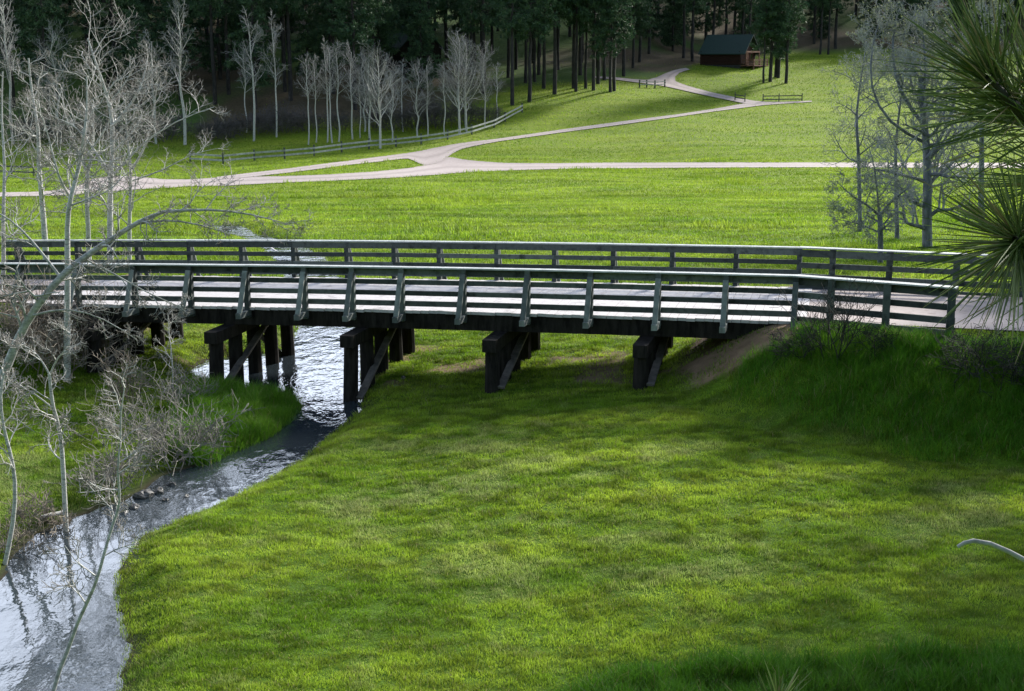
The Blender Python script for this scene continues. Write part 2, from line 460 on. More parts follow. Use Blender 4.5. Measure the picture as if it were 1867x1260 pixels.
# ------------------------------------------------------------------ terrain mesh
def axis(*segs):
    out = [segs[0][0]]
    for a_, b_, s0, s1 in segs:
        x = a_
        while x < b_ - 1e-6:
            t = (x - a_) / (b_ - a_); x = min(b_, x + s0 + (s1 - s0) * t); out.append(x)
    return np.array(out)
ys = axis((-60, 10, 6, 1.5), (10, 15, 1, .3), (15, 46, .25, .25), (46, 100, .3, .8), (100, 240, .8, 1.5), (240, 420, 2, 8))
xp = axis((0, 18, .25, .25), (18, 60, .3, 1.3), (60, 300, 1.4, 10))
xs = np.concatenate([-xp[::-1][:-1], xp])
GX, GY = np.meshgrid(xs, ys)
GZ = h(GX, GY)
V = np.stack([GX, GY, GZ], -1).reshape(-1, 3); ny, nx = GX.shape
i = np.arange(ny - 1)[:, None] * nx; j = np.arange(nx - 1)[None, :]
mb = MB(); mb.add(V, np.stack([i + j, i + j + 1, i + nx + j + 1, i + nx + j], -1).reshape(-1, 4))

def forest_mask(X, Y):
    """where needle litter and bare earth replace the meadow"""
    a = X / np.maximum(Y, 20)
    edge = np.interp(a, [-.5, -.2, -.12, -.02, .005, .06, .10, .125, .16, .2, .24, .5], [168, 172, 178, 192, 208, 214, 216, 226, 250, 262, 262, 262])
    return sstep(-4, 7, Y - edge + 8 * (fbm(X, Y, 14, 5) - .5))

def ground_color(X, Y):
    f = forest_mask(X, Y)
    g = fbm(X, Y, 9, 1)[:, None]; d = fbm(X, Y, 2.2, 8)[:, None]
    fs = sstep(50, 110, Y)[:, None]; sk = fbm(X * .22, Y * .9, 1.6, 15)[:, None]
    grass = np.array([.040, .095, .006]) * (1 - g) + np.array([.075, .135, .010]) * g
    grass = grass * (1 - fs) + fs * (np.array([.085, .150, .010]) * (1 - sk) + np.array([.205, .250, .024]) * sk)
    litter = np.array([.055, .048, .028]) * (1 - d) + np.array([.125, .095, .062]) * d
    mixg = sstep(.38, .58, fbm(X, Y, 18, 21))[:, None] * .85
    litter = litter * (1 - mixg) + np.array([.055, .115, .022]) * mixg
    c = grass * (1 - f[:, None]) + litter * f[:, None]
    u, v = to_uv(X, Y); t1 = emb(X, Y)[0]; t2 = emb(X, Y)[2]
    dirt = np.maximum(sstep(.03, .25, t1) * (u < UR + .2) * (v > -1.5) * (v < WD + 1), sstep(.05, .3, t2) * (v > -1.5) * (u > UL - .2))
    dirt = np.maximum(dirt, .9 * sstep(.55, .7, fbm(X, Y, 1.5, 12)) * (v > -.5) * (v < WD) * (u > 0) * (u < UR))
    dc = np.array([.18, .122, .08]) * (.35 + 1.3 * fbm(X, Y, .6, 52)[:, None])
    c = c * (1 - dirt[:, None]) + dc * dirt[:, None]
    sd = creek_sd(X, Y)
    bank = 1 - sstep(.05, .55, sd)
    bank = bank * np.where(Y > 50, .5, 1)
    c = c * (1 - bank[:, None]) + np.array([.035, .028, .02]) * (.6 + .8 * d) * bank[:, None]
    return c, f, dirt
gc, gf, gd = ground_color(V[:, 0], V[:, 1])
o = mb.build('ground', M['ground'], smooth=True, colors=np.concatenate([gc, np.ones((len(gc), 1))], 1)); tag(o, kind='structure')

# creek water sheet: follows the fall of the creek
wy = np.arange(CREEK[:, 1].min() - .3, CREEK[:, 1].max() + .5, .3)
rows = []
mb = MB()
for y in wy:
    xsx = []
    n = len(CREEK)
    for q in range(n):
        (x0, y0), (x1, y1) = CREEK[q], CREEK[(q + 1) % n]
        if (y0 > y) != (y1 > y): xsx.append(x0 + (x1 - x0) * (y - y0) / (y1 - y0))
    if xsx: rows.append((y, min(xsx) - .5, max(xsx) + .5))
MIDY = np.array([r_[0] for r_ in rows]); MIDX = np.array([(r_[1] + r_[2]) / 2 for r_ in rows])
K = 24; ts = np.linspace(0, 1, K)
WV = np.array([[(l + (r - l) * t, y, float(zwater(0, y))) for t in ts] for y, l, r in rows]); n = len(rows)
i = np.arange(n - 1)[:, None] * K; j = np.arange(K - 1)[None, :]
mb.add(WV.reshape(-1, 3), np.stack([i + j, i + j + 1, i + K + j + 1, i + K + j], -1).reshape(-1, 4))
tag(mb.build('creek_water', M['water'], smooth=True), kind='structure')

# ------------------------------------------------------------------ grass
def blades(X, Y, hgt, wid, c, rng, lean=.5, zoff=-.01):
    n = len(X); Z = h(X, Y) + zoff
    th = rng.uniform(0, 2 * np.pi, n); ph = rng.uniform(0, 2 * np.pi, n); ln = rng.uniform(.1, 1, n) * lean * hgt
    w = wid * rng.uniform(.7, 1.3, n) / 2
    b = np.stack([X, Y, Z], -1); sx = np.stack([np.cos(th) * w, np.sin(th) * w, np.zeros(n)], -1)
    tip = b + np.stack([np.cos(ph) * ln, np.sin(ph) * ln, hgt], -1)
    mid = b + np.stack([np.cos(ph) * ln * .3, np.sin(ph) * ln * .3, hgt * .58], -1)
    V = np.stack([b - sx, b + sx, mid + sx * .8, mid - sx * .8, tip], 1)
    i = np.arange(n)[:, None] * 5
    return V.reshape(-1, 3), i + np.array([[0, 1, 2, 3]]), i + np.array([[3, 2, 4]]), np.repeat(c, 5, axis=0)

def grass_color(X, Y, rng, dry=0.0, lush=0.0):
    n = len(X)
    g = fbm(X, Y, 5, 3); s = fbm(X * .35 + Y * .2, Y * 1.5 - X * .25, 1.3, 30); q = fbm(X, Y, .7, 44)
    c = np.array([.110, .198, .010])[None] * np.ones((n, 1))
    c = c + (np.array([.292, .378, .034]) - c) * np.clip((g * .3 + s * .7 - .33) * 2.2, 0, 1)[:, None]
    cf_ = .38 * (1 - .8 * sstep(50, 110, Y)); c = c * (1 - cf_ + 2 * cf_ * sstep(.25, .7, fbm(X * .7 + Y * .3, Y * 1.5, .34, 81)))[:, None]
    st_ = sstep(50, 75, Y); sk = fbm(X * .16 + Y * .03, Y * .9, 1.5, 15); c = c * (1 - st_ * (.24 - .48 * sstep(.25, .75, sk)))[:, None]
    dr = np.clip(sstep(.55, .72, fbm(X * .55 + Y * .25, Y * 1.1 - X * .3, 2.0, 60)) * (Y < 48) + .5 * sstep(.56, .7, fbm(X, Y, .5, 63)) + dry, 0, 1) * rng.uniform(.2, 1, n) * sstep(.35, .6, q)
    c = c + (np.array([.40, .43, .18]) - c) * (dr * .72)[:, None]
    lu = np.clip(lush, 0, 1) * np.ones(n)
    c = c + (np.array([.060, .205, .010]) - c) * (lu * .85)[:, None]
    nr_ = (1 - .75 * sstep(60, 130, Y))[:, None]; c = c * (1 + (rng.uniform(.6, 1.35, n)[:, None] - 1) * nr_)
    st = (rng.uniform(0, 1, n) < .035) & (Y < 60)
    c[st] = np.array([.30, .26, .12]) * rng.uniform(.6, 1.2, st.sum())[:, None]
    return c

def plant(name, label, regions, seed, colf=None, cat='grass'):
    rng = RS(seed); Vs, Q, T, C = [], [], [], []; off = 0
    for (y0, y1, dens, hgt, wid, keep) in regions:
        a0, a1 = -.47, .47
        area = .5 * (a1 - a0) * (y1 * y1 - y0 * y0)
        n = int(area * dens)
        Y = np.sqrt(rng.uniform(y0 * y0, y1 * y1, n)); X = rng.uniform(a0, a1, n) * Y
        mk = keep(X, Y, rng); X, Y = X[mk], Y[mk]
        ok = ~on_road(X, Y, -.30) | (~on_road(X, Y, -.06) & (fbm(X, Y, .9, 19) > .5)) | (~on_road(X, Y, -.8) & (rng.uniform(0, 1, len(X)) < .06)); X, Y = X[ok], Y[ok]
        hh = hgt * (.32 + .95 * sstep(.2, .75, fbm(X, Y, .32, 71)) + .3 * fbm(X, Y, 1.6, 72)) * rng.uniform(.6, 1.25, len(X))
        c = (colf or grass_color)(X, Y, rng)
        v, q, t, cc = blades(X, Y, hh, wid, c, rng, .9)
        Vs.append(v); Q.append(q + off); T.append(t + off); C.append(cc); off += len(v)
    m_ = MB(); m_.v = [np.concatenate(Vs)]; m_.f = [np.concatenate(Q), np.concatenate(T)]; m_.n = off
    C = np.concatenate(C); C = np.concatenate([C, np.ones((len(C), 1))], 1)
    o = m_.build(name, M['grass'], colors=C); tag(o, label, cat, kind='stuff')
    print(name, off // 5, 'blades'); return o

def in_view(X, Y, z, m=.02):
    dx, dy, dz = X, Y, z - CAMZ
    dep = dy * CP - dz * SP; px = dx / dep; py = (dy * SP + dz * CP) / dep
    return (np.abs(px) < .381 + m) & (py > -.257 - m) & (py < .3)

def slopemask(X, Y, r=None):
    """tall grass on the front slope of the right embankment, as seen from the lawn"""
    u, v = to_uv(X, Y)
    L = np.maximum(UR - 2.2 - u, 0) * .9
    e = (-v - 5.6 + 1.6 * (fbm(X, Y, 2.5, 90) - .5)) + np.maximum(UR + 3 - u, 0) * .75
    return (e < (0 if r is None else -r.uniform(0, 1, len(X)) ** 2 * 2.2)) & (v < -.9 - .9 * sstep(UR + 1, UR + 6, u)) & (u > UR - 1.0 + np.clip(-v - 1, 0, 5) * -.25)

def keep_lawn(X, Y, rng):
    z = hbase(X, Y); k = in_view(X, Y, z, .07)
    sd = creek_sd(X, Y); k &= sd > rng.uniform(-.10, .28, len(X)) + .12 * (fbm(X, Y, .8, 41) - .5)
    u, v = to_uv(X, Y)
    t1, _, t2, _ = emb(X, Y)
    road = (v > .05) & (v < WD - .05) & ((u > UR) | (u < UL))
    k &= ~road
    dirt = np.maximum(sstep(.03, .25, t1) * (u < UR + .2) * (v > -1.5), sstep(.05, .3, t2) * (v > -1.5) * (u > UL - .2))
    dirt = np.maximum(dirt, .9 * sstep(.55, .7, fbm(X, Y, 1.5, 12)) * (v > -.5) * (v < WD) * (u > 0) * (u < UR))
    k &= rng.uniform(0, 1, len(X)) > dirt * (.70 + .3 * sstep(.4, .55, fbm(X, Y, .5, 53)))
    lb = (X < np.interp(Y, MIDY, MIDX)) & (Y < 32)
    k &= ~lb | (sd > .12 + .55 * fbm(X, Y, 1.2, 42) * rng.uniform(.4, 1.2, len(X)))
    return k
def keep_far(X, Y, rng):
    k = keep_lawn(X, Y, rng)
    f = forest_mask(X, Y)
    return k & (rng.uniform(0, 1, len(X)) > f * .985)

plant('grass', 'short mown bright green grass of the lawn below and behind the bridge', [
    (15, 24, 2700, .065, .0085, keep_lawn), (24, 33, 2100, .07, .0105, keep_lawn), (33, 46, 1000, .08, .016, keep_lawn)], 1)
plant('meadow_grass', 'yellow green grass of the open meadow between the bridge and the forest', [
    (46, 70, 300, .11, .024, keep_far), (70, 105, 110, .11, .035, keep_far), (105, 160, 38, .12, .055, keep_far), (160, 262, 10, .14, .09, keep_far),
    (48, 150, 26, .30, .05, lambda X, Y, r: keep_far(X, Y, r) & (fbm(X * .22, Y * .8, 1.7, 140) > .655))], 2)
plant('tall_grass', 'tall lush green grass on the shaded slope below the right bridge approach', [
    (24, 38, 1500, .25, .012, lambda X, Y, r: keep_lawn(X, Y, r) & slopemask(X, Y, r))], 3, lambda X, Y, r: grass_color(X, Y, r, 0, .9))
TUFT = np.array([march(x, y, zwater)[:2] for x, y in [(372, 712), (440, 728), (520, 735), (548, 735), (515, 775), (480, 800), (420, 825), (370, 845), (330, 840), (335, 760)]])
def keep_edge(X, Y, r):
    e = 18.6 + .9 * (fbm(X, Y, 1.6, 95) - .5) - np.maximum(1.6 - X, 0) * .9 + .06 * np.minimum(X, 8)
    return keep_lawn(X, Y, r) & (Y < e - r.uniform(0, 1, len(X)) ** 3 * .8)
plant('tall_grass', 'dark unmown grass along the bottom edge of the lawn', [(16, 21, 1900, .27, .010, keep_edge)], 6, lambda X, Y, r: grass_color(X, Y, r, 0, 1.0) * .75)  # tall unmown blades; shade is put into their darkened colour
plant('creekside_grass', 'tall dark green grass tuft on the creek bank by the second bridge bent', [
    (28, 38, 1500, .34, .011, lambda X, Y, r: (poly_sd(X, Y, TUFT) < .25) & (creek_sd(X, Y) > -.15) & (X > -100))], 4, lambda X, Y, r: grass_color(X, Y, r, 0, .8))

# ------------------------------------------------------------------ bridge
bridge = empty('timber_bridge', Bp(8, 0, -2.2), 'long weathered timber trestle bridge with plank railings over the creek', 'bridge')
bridge_loc = np.array(bridge.location)
def bpart(mb, name, mt, label=None):
    o = mb.build(name, mt, loc=bridge_loc); o.location = (0, 0, 0); o.parent = bridge
    if label: o['label'] = label
    return o
rb = RS(5)
def ubeam(mb, u0, u1, v0, v1, z0, z1, n=None):
    """piecewise beam following the deck line"""
    n = n or max(1, int(abs(u1 - u0) / 1.5))
    us = np.linspace(u0, u1, n + 1); V = []
    for u in us:
        V += [Bp(u, v0, z0), Bp(u, v1, z0), Bp(u, v1, z1), Bp(u, v0, z1)]
    f = []
    for k in range(n):
        a_ = k * 4
        for s in range(4):
            f.append([a_ + s, a_ + (s + 1) % 4, a_ + 4 + (s + 1) % 4, a_ + 4 + s])
    f.append([3, 2, 1, 0]); e_ = n * 4; f.append([e_, e_ + 1, e_ + 2, e_ + 3])
    mb.add(V, f)
# deck planks (laid across)
mb = MB(); u = UL - .3; pw = .235
while u < UR + .3:
    g = rb.uniform(.006, .016); j0 = rb.uniform(-.045, .02); dz = rb.uniform(-.006, .006)
    a_, b_ = Bp(u + pw / 2, -.06 + j0, -.04 + dz), Bp(u + pw / 2, WD + .06 + rb.uniform(-.03, .03), -.04 + dz)
    mb.beam(a_, b_, pw - g, .08); u += pw
bpart(mb, 'deck', M['deck'], 'pale sun-bleached plank deck')
for k, v in enumerate([.10, 1.2, 2.3, 3.4, 4.3]):
    mb = MB(); ubeam(mb, UL - .6, UR + .55, v - .1, v + .1, -.53, -.085)
    bpart(mb, 'stringer', M['creo'])
bent_px = [(178, 'n'), (398, 'n'), (640, 'n'), (893, 'n'), (1160, 'n')]
UB = [px_u(p[0]) + .30 for p in bent_px]
for k, ub in enumerate(UB):
    mb = MB(); a_, b_ = Bp(ub, -1.2, -.70), Bp(ub, 4.35, -.70)
    mb.beam(a_, b_, .38, .33); bpart(mb, 'cap_beam', M['creo'])
    vs = np.linspace(-.85, 3.95, 5)
    for q, v in enumerate(vs):
        top = Bp(ub, v, -.85); bx = rb.uniform(-.05, .05); by = [-.12, -.05, 0, .05, .12][q]
        base = Bp(ub + bx, v + by, 0); base[2] = min(hz(base[0], base[1]), .95) - .5
        mid = (top * .5 + base * .5)
        mb = MB(); mb.tube([base, mid, top], [.215, .208, .20], 10, True); bpart(mb, 'pile', M['creo'])
    for (vA, vB, side) in ((-1.0, 2.2, 1), (4.1, 1.6, -1)):
        base = Bp(ub + .26 * side, vA, 0); base[2] = hz(base[0], base[1]) + .12
        mb = MB(); mb.beam(base, Bp(ub + .26 * side, vB, -.75), .07, .2, up=(EU[0], EU[1], 0)); bpart(mb, 'cross_brace', M['brace'])
# posts
npx = [-70, 42, 145, 248, 350, 453, 558, 645, 735, 847, 963, 1077, 1200, 1322, 1448]
UPn = [px_u(p) for p in npx]
def far_u(px):
    lo, hi = -40.0, 60.0
    def g(u):
        p = PLb + EU * u + EV * WD
        return p[0] - (px - CX) / F * (p[1] * CP + (CAMZ - 3.3) * SP)
    for _ in range(60):
        m_ = (lo + hi) / 2
        if g(m_) > 0: hi = m_
        else: lo = m_
    return lo
fpx = [30, 140, 250, 345, 440, 535, 632, 718, 800, 905, 1010, 1117, 1224, 1340, 1455]
UPf = [far_u(p) for p in fpx]
print('post gaps', np.round(np.diff(UPn), 2), np.round(np.diff(UPf), 2))
RH = 1.2
BOARDS = [(.97, 1.155), (.70, .835), (.40, .535), (.10, .25)]   # fascia under the cap, two rails, bottom rail (m above the deck)
def railing(UPs, v0, sgn, label):
    for u in UPs:
        mb = MB(); ubeam(mb, u - .07, u + .07, v0, v0 + sgn * .14, -.30, RH - .04, 1); bpart(mb, 'post', M['rail'])
        mb = MB(); ubeam(mb, u - .075, u + .075, v0 + sgn * .72, v0 - sgn * .25, -.235, -.083, 1); bpart(mb, 'outrigger', M['railgrey'])
        mb = MB(); mb.beam(Bp(u, v0 + sgn * .62, -.085), Bp(u, v0 + sgn * .165, RH - .16), .14, .05, up=(EV[0] * sgn, EV[1] * sgn, .3)); bpart(mb, 'raking_brace', M['railgrey'])
    a_, b_ = UPs[0] - .4, UPs[-1]
    for bi, (z0, z1) in enumerate(BOARDS):
        k = 0; off = bi % 2
        cuts = [a_] + [UPs[q] for q in range(1 + off, len(UPs) - 1, 2)] + [b_ + .06]
        for c0, c1 in zip(cuts[:-1], cuts[1:]):
            jz = rb.uniform(-.008, .008)
            mb = MB(); ubeam(mb, c0 + .004, c1 - .004, v0 - sgn * .004, v0 - sgn * .048, z0 + jz, z1 + jz); bpart(mb, 'rail', M['rail'])
    cuts = [a_] + [UPs[q] for q in range(2, len(UPs) - 1, 3)] + [b_ + .08]
    for c0, c1 in zip(cuts[:-1], cuts[1:]):
        mb = MB(); ubeam(mb, c0 + .003, c1 - .003, v0 + sgn * .15, v0 - sgn * .075, RH - .036, RH + rb.uniform(0, .006)); bpart(mb, 'rail_cap', M['railtop'])
M['railgrey'] = simple('grey_green_brace_timber', (.085, .10, .097), (.21, .235, .23), 4, .8, None, .006)
multiply_in(M['railgrey'], per_object)
railing(UPn, 0, -1, 'near')
railing(UPf, WD, 1, 'far')
# flared wing railing at the right end: near side bends out, far side runs on
def wing(pts, v_in, name='rail'):
    """pts: list of (xy, ground z, top z)"""
    for (p, zg, zt) in pts[1:]:
        mb = MB(); mb.frame_box((p[0], p[1], (zg - .4 + zt - .04) / 2), (EU[0] * .09, EU[1] * .09, 0), (EV[0] * .09, EV[1] * .09, 0), (0, 0, (zt - .04 - zg + .4) / 2))
        bpart(mb, 'post', M['rail'])
    for (p, zg, zt), (q, zg2, zt2) in zip(pts[:-1], pts[1:]):
        d = (q - p) / np.linalg.norm(q - p); nrm = np.array([-d[1], d[0]]) * v_in
        for (z0, z1) in ((.93, 1.13), (.60, .755), (.27, .43), (-.02, .12)):
            zc = (z0 + z1) / 2 - RH
            a_ = np.append(p + nrm * .125, zt + zc); b_ = np.append(q + d * .08 + nrm * .125, zt2 + zc)
            mb = MB(); mb.beam(a_, b_, .045, z1 - z0); bpart(mb, 'rail', M['rail'])
        mb = MB(); mb.beam(np.append(p + nrm * .02, zt - .016), np.append(q + d * .1 + nrm * .02, zt2 - .016), .27, .035); bpart(mb, 'rail_cap', M['railtop'])
ue = UPn[-1]; p0 = PLb + EU * ue + EV * -.07
w_pts = [(p0, 0, float(zdeck(ue)) + RH + .006)]
pe = at_Y(1737, 523, 31.7)
for px, f_ in ((1505, .24), (1612, .6), (1737, 1.0)):
    p = p0 * (1 - f_) + pe[:2] * f_
    zt = w_pts[0][2] * (1 - f_) + pe[2] * f_
    w_pts.append((p, hz(p[0], p[1]), zt))
print('wing top above ground', [round(w[2] - w[1], 2) for w in w_pts])
wing(w_pts, 1)
ue = UPf[-1]; p0 = PLb + EU * ue + EV * (WD + .07); f_pts = [(p0, 0, float(zdeck(ue)) + RH + .006)]
for du in (.95, 2.55, 4.4, 6.2):
    p = p0 + EU * du + EV * .02 * du
    zt = f_pts[0][2] - .012 * du
    f_pts.append((p, hz(p[0], p[1]), zt))
wing(f_pts, -1)
mb = MB(); ubeam(mb, UR + .6, UR + .8, -.3, WD + .3, -1.3, -.07, 1); bpart(mb, 'abutment', M['creo'])
mb = MB(); ubeam(mb, UL - .85, UL - .65, -.3, WD + .3, -1.3, -.07, 1); bpart(mb, 'abutment', M['creo'])

# ------------------------------------------------------------------ trees
def unit(v):
    return v / (np.linalg.norm(v) + 1e-12)

def grow(mt, mw, p, d, L, r, lvl, sp, rng):
    n = max(3, int(round(L / sp['seg'][min(lvl, len(sp['seg']) - 1)])))
    n = min(n, 9)
    pts = [p]; dirs = [d]; st = L / n
    for k in range(n):
        d = unit(d + rng.normal(0, sp['wig'], 3) + np.array([0, 0, sp['up']]))
        p = p + d * st; pts.append(p); dirs.append(d)
    rr = np.linspace(r, max(r * .35, sp['rmin']), n + 1)
    (mt if lvl <= sp['split'] else mw).tube(pts, rr, 6 if r > .05 else (4 if r > .02 else 3))
    if lvl < sp['levels']:
        nc = sp['n'][lvl]
        for q in range(nc):
            t = sp['t0'] + (1 - sp['t0']) * (q + rng.uniform(.2, .8)) / nc
            i_ = min(int(t * n), n - 1); f_ = t * n - i_
            pp = pts[i_] * (1 - f_) + pts[i_ + 1] * f_; dd = dirs[i_]
            side = unit(np.cross(dd, rng.normal(0, 1, 3))); ang = R(rng.uniform(*sp['ang']))
            d2 = unit(dd * math.cos(ang) + side * math.sin(ang))
            grow(mt, mw, pp, d2, L * rng.uniform(*sp['ratio']) * (1.1 - .5 * t), max(rr[i_] * .68, sp['rmin']), lvl + 1, sp, rng)

def limbs(mt, mw, pts, r0, r1, f0, nb, Lb, sp, rng, ang=(35, 65)):
    """a traced trunk with limbs growing off it"""
    pts = [np.array(q, float) for q in pts]
    P = []
    for a_, b_ in zip(pts[:-1], pts[1:]):
        for t in (0, .5): P.append(a_ * (1 - t) + b_ * t)
    P.append(pts[-1]); P = np.array(P)
    P[1:-1] = P[1:-1] * .5 + (P[:-2] + P[2:]) * .25
    n = len(P) - 1; rr = np.linspace(r0, r1, n + 1)
    mt.tube(P, rr, 9)
    for q in range(nb):
        t = f0 + (1 - f0) * (q + rng.uniform(.1, .9)) / nb
        i_ = min(int(t * n), n - 1); f_ = t * n - i_
        pp = P[i_] * (1 - f_) + P[i_ + 1] * f_; dd = unit(P[i_ + 1] - P[i_])
        side = unit(np.cross(dd, rng.normal(0, 1, 3))); an = R(rng.uniform(*ang))
        d2 = unit(dd * math.cos(an) + side * math.sin(an))
        grow(mt, mw, pp, d2, Lb * rng.uniform(.6, 1.15) * (1.15 - .6 * t), max(rr[i_] * .46, .014), 1, sp, rng)

def stem(H, bend, rng, lean=(0, 0)):
    n = 7; P = []
    for k in range(n + 1):
        t = k / n
        P.append(np.array([lean[0] * t * t * H + rng.normal(0, bend) * (t > 0), lean[1] * t * t * H + rng.normal(0, bend) * (t > 0), H * t - (.3 if k == 0 else 0)]))
    return P

SP_NEAR = dict(seg=[.5, .30, .18, .12], wig=.24, up=.05, rmin=.0045, split=2, levels=4, n=[0, 6, 4, 2], t0=.2, ang=(30, 78), ratio=(.45, .82))
SP_FAR = dict(seg=[1, .7, .4, .3], wig=.19, up=.09, rmin=.011, split=1, levels=3, n=[0, 6, 4], t0=.15, ang=(22, 62), ratio=(.40, .78))

def tree_obj(name, label, cat, loc, mt, mw, bark, twig, group=None, rz=0, scale=1, extra=None):
    r = empty(name, loc, label, cat, group, rz, scale)
    mt.build('trunk', bark, r, True); mw.build('crown', twig, r)
    if extra: extra[0].build('buds', extra[1], r, colors=extra[2])
    return r

# --- the bare aspens on the left, traced near trees
def traced(name, label, Y, px_pts, r0, r1, f0, nb, Lb, seed, bark='aspen', twig='twig', group=None, sp=SP_NEAR, jit=.25, root=True, ang=(35, 65), extra_limbs=(), cat='bare tree'):
    rng = RS(seed); P = []
    for k, (x, y) in enumerate(px_pts):
        P.append(at_Y(x, y, Y + (rng.normal(0, jit) if k else 0)))
    base = P[0].copy()
    if root:
        base[2] = hz(base[0], base[1]); P[0][2] = base[2] - .25
    loc = base
    mt, mw = MB(), MB()
    limbs(mt, mw, [q - loc for q in P], r0, r1, f0, nb, Lb, sp, rng, ang)
    for (pl, ra, rb_, f_, n_, L_) in extra_limbs:
        Q = [at_Y(x, y, Y + rng.normal(0, jit)) - loc for x, y in pl]
        limbs(mt, mw, Q, ra, rb_, f_, n_, L_, sp, rng, ang)
    return tree_obj(name, label, cat, loc, mt, mw, M[bark], M[twig], group)

GN = 'bare pale aspens beside the left end of the bridge'
M['leanbark'] = simple('grey_leaning_bark', (.16, .16, .152), (.50, .50, .48), 4, .85, (2, 2, 3), .012)
traced('bare_aspen', 'thick grey leaning trunk crossing both railings and arching right over the bridge', 29.5,
       [(-75, 860), (-30, 780), (15, 660), (45, 590), (95, 520), (140, 478), (200, 438), (255, 402), (300, 386)], .125, .038, .3, 11, 1.5, 11, bark='leanbark', group=GN, jit=.12,
       extra_limbs=[([(300, 386), (380, 381), (460, 390), (535, 412)], .038, .007, .1, 10, 1.0), ([(240, 410), (300, 400), (360, 408), (420, 428)], .03, .008, .2, 6, .8), ([(110, 505), (60, 440), (20, 400), (-20, 380)], .035, .01, .2, 7, 1.1), ([(150, 470), (210, 500), (260, 530), (330, 560)], .025, .007, .2, 7, .9),
                    ([(60, 575), (120, 560), (190, 580), (250, 620)], .025, .007, .2, 6, .9)])
traced('bare_aspen', 'slim white trunk with dark knots standing right in front of both bridge railings', 36.6,
       [(122, 702), (122, 600), (124, 500), (122, 411), (128, 360), (147, 298), (152, 254), (160, 200), (158, 140)], .10, .02, .36, 15, 2.0, 12, group=GN,
       extra_limbs=[([(128, 360), (105, 320), (92, 260), (70, 190)], .04, .01, .2, 7, 1.2), ([(147, 298), (185, 250), (215, 190)], .035, .01, .2, 6, 1.2)])
traced('bare_aspen', 'white aspen leaning slightly left behind the left railing, crown bent over the gravel road', 51,
       [(88, 545), (82, 430), (77, 370), (70, 295), (71, 236), (58, 171), (52, 106)], .13, .03, .3, 13, 2.2, 13, group=GN)
traced('bare_aspen', 'dark-sided aspen just right of the knotted white trunk, forking above the gravel road', 48,
       [(165, 570), (162, 470), (161, 411), (156, 330), (165, 295), (172, 260), (168, 190)], .11, .025, .35, 13, 2.0, 14, group=GN,
       extra_limbs=[([(156, 309), (140, 270), (120, 220), (112, 160)], .05, .012, .2, 8, 1.3)])
traced('bare_aspen', 'tallest white aspen behind the railing with the broad spreading bare crown', 46,
       [(203, 590), (202, 500), (200, 418), (202, 322), (207, 223), (195, 171), (180, 130), (160, 70)], .13, .025, .32, 17, 2.6, 15, group=GN,
       extra_limbs=[([(205, 230), (240, 190), (262, 150), (270, 100)], .06, .012, .2, 9, 1.6), ([(202, 322), (225, 300), (255, 265), (320, 220), (390, 195)], .05, .01, .2, 9, 1.4), ([(203, 320), (170, 270), (140, 230), (90, 210)], .05, .01, .2, 8, 1.5)])
traced('bare_aspen', 'thin pale aspen at the right of the railing clump, limbs reaching out over the road', 50,
       [(236, 560), (236, 480), (236, 387), (240, 308), (230, 240), (228, 170)], .10, .02, .3, 12, 2.0, 16, group=GN,
       extra_limbs=[([(240, 310), (270, 260), (280, 200), (290, 130)], .05, .012, .2, 8, 1.4), ([(240, 330), (300, 310), (350, 280), (400, 270)], .035, .008, .2, 7, 1.1)])
traced('bare_aspen', 'pale aspen cut by the left picture edge behind the leaning trunk', 44,
       [(6, 600), (8, 500), (5, 400), (10, 300), (2, 220), (5, 130)], .09, .02, .3, 12, 2.0, 17, group=GN)
traced('bare_sapling', 'small white sapling with a V fork at the water edge, in front of the bridge', 25.4,
       [(118, 946), (116, 860), (110, 780), (96, 745), (90, 682)], .052, .030, .25, 8, .9, 18, group='saplings on the left creek bank', jit=.08, cat='sapling',
       extra_limbs=[([(91, 684), (72, 650), (50, 630), (10, 630)], .02, .006, .2, 7, .6), ([(91, 684), (105, 650), (130, 630), (128, 600)], .02, .006, .2, 7, .6), ([(97, 745), (60, 715), (20, 695), (-10, 700)], .018, .006, .2, 6, .5)])
traced('bare_sapling', 'curved pale sapling at the left picture edge beside the creek', 23.6,
       [(2, 1020), (26, 950), (29, 875), (18, 820), (6, 780), (0, 720), (8, 680)], .045, .018, .35, 9, .9, 19, group='saplings on the left creek bank', jit=.06, cat='sapling')
traced('bare_sapling', 'nearest thin bare sapling rising from the bottom left over the reflecting water', 17.3,
       [(72, 1300), (95, 1252), (122, 1191), (141, 1134), (175, 1066), (190, 1008), (207, 951), (221, 915), (213, 856), (221, 803), (219, 760), (228, 700)], .034, .007, .3, 13, .75, 20, bark='leanbark', group='saplings on the left creek bank', jit=.05, cat='sapling')
traced('bare_sapling', 'thin pale stem standing beside the right piles of the leftmost bent', 34.4,
       [(318, 765), (315, 720), (315, 660), (308, 610), (306, 570)], .026, .010, .3, 8, .8, 26, group='saplings on the left creek bank', jit=.06, cat='sapling')

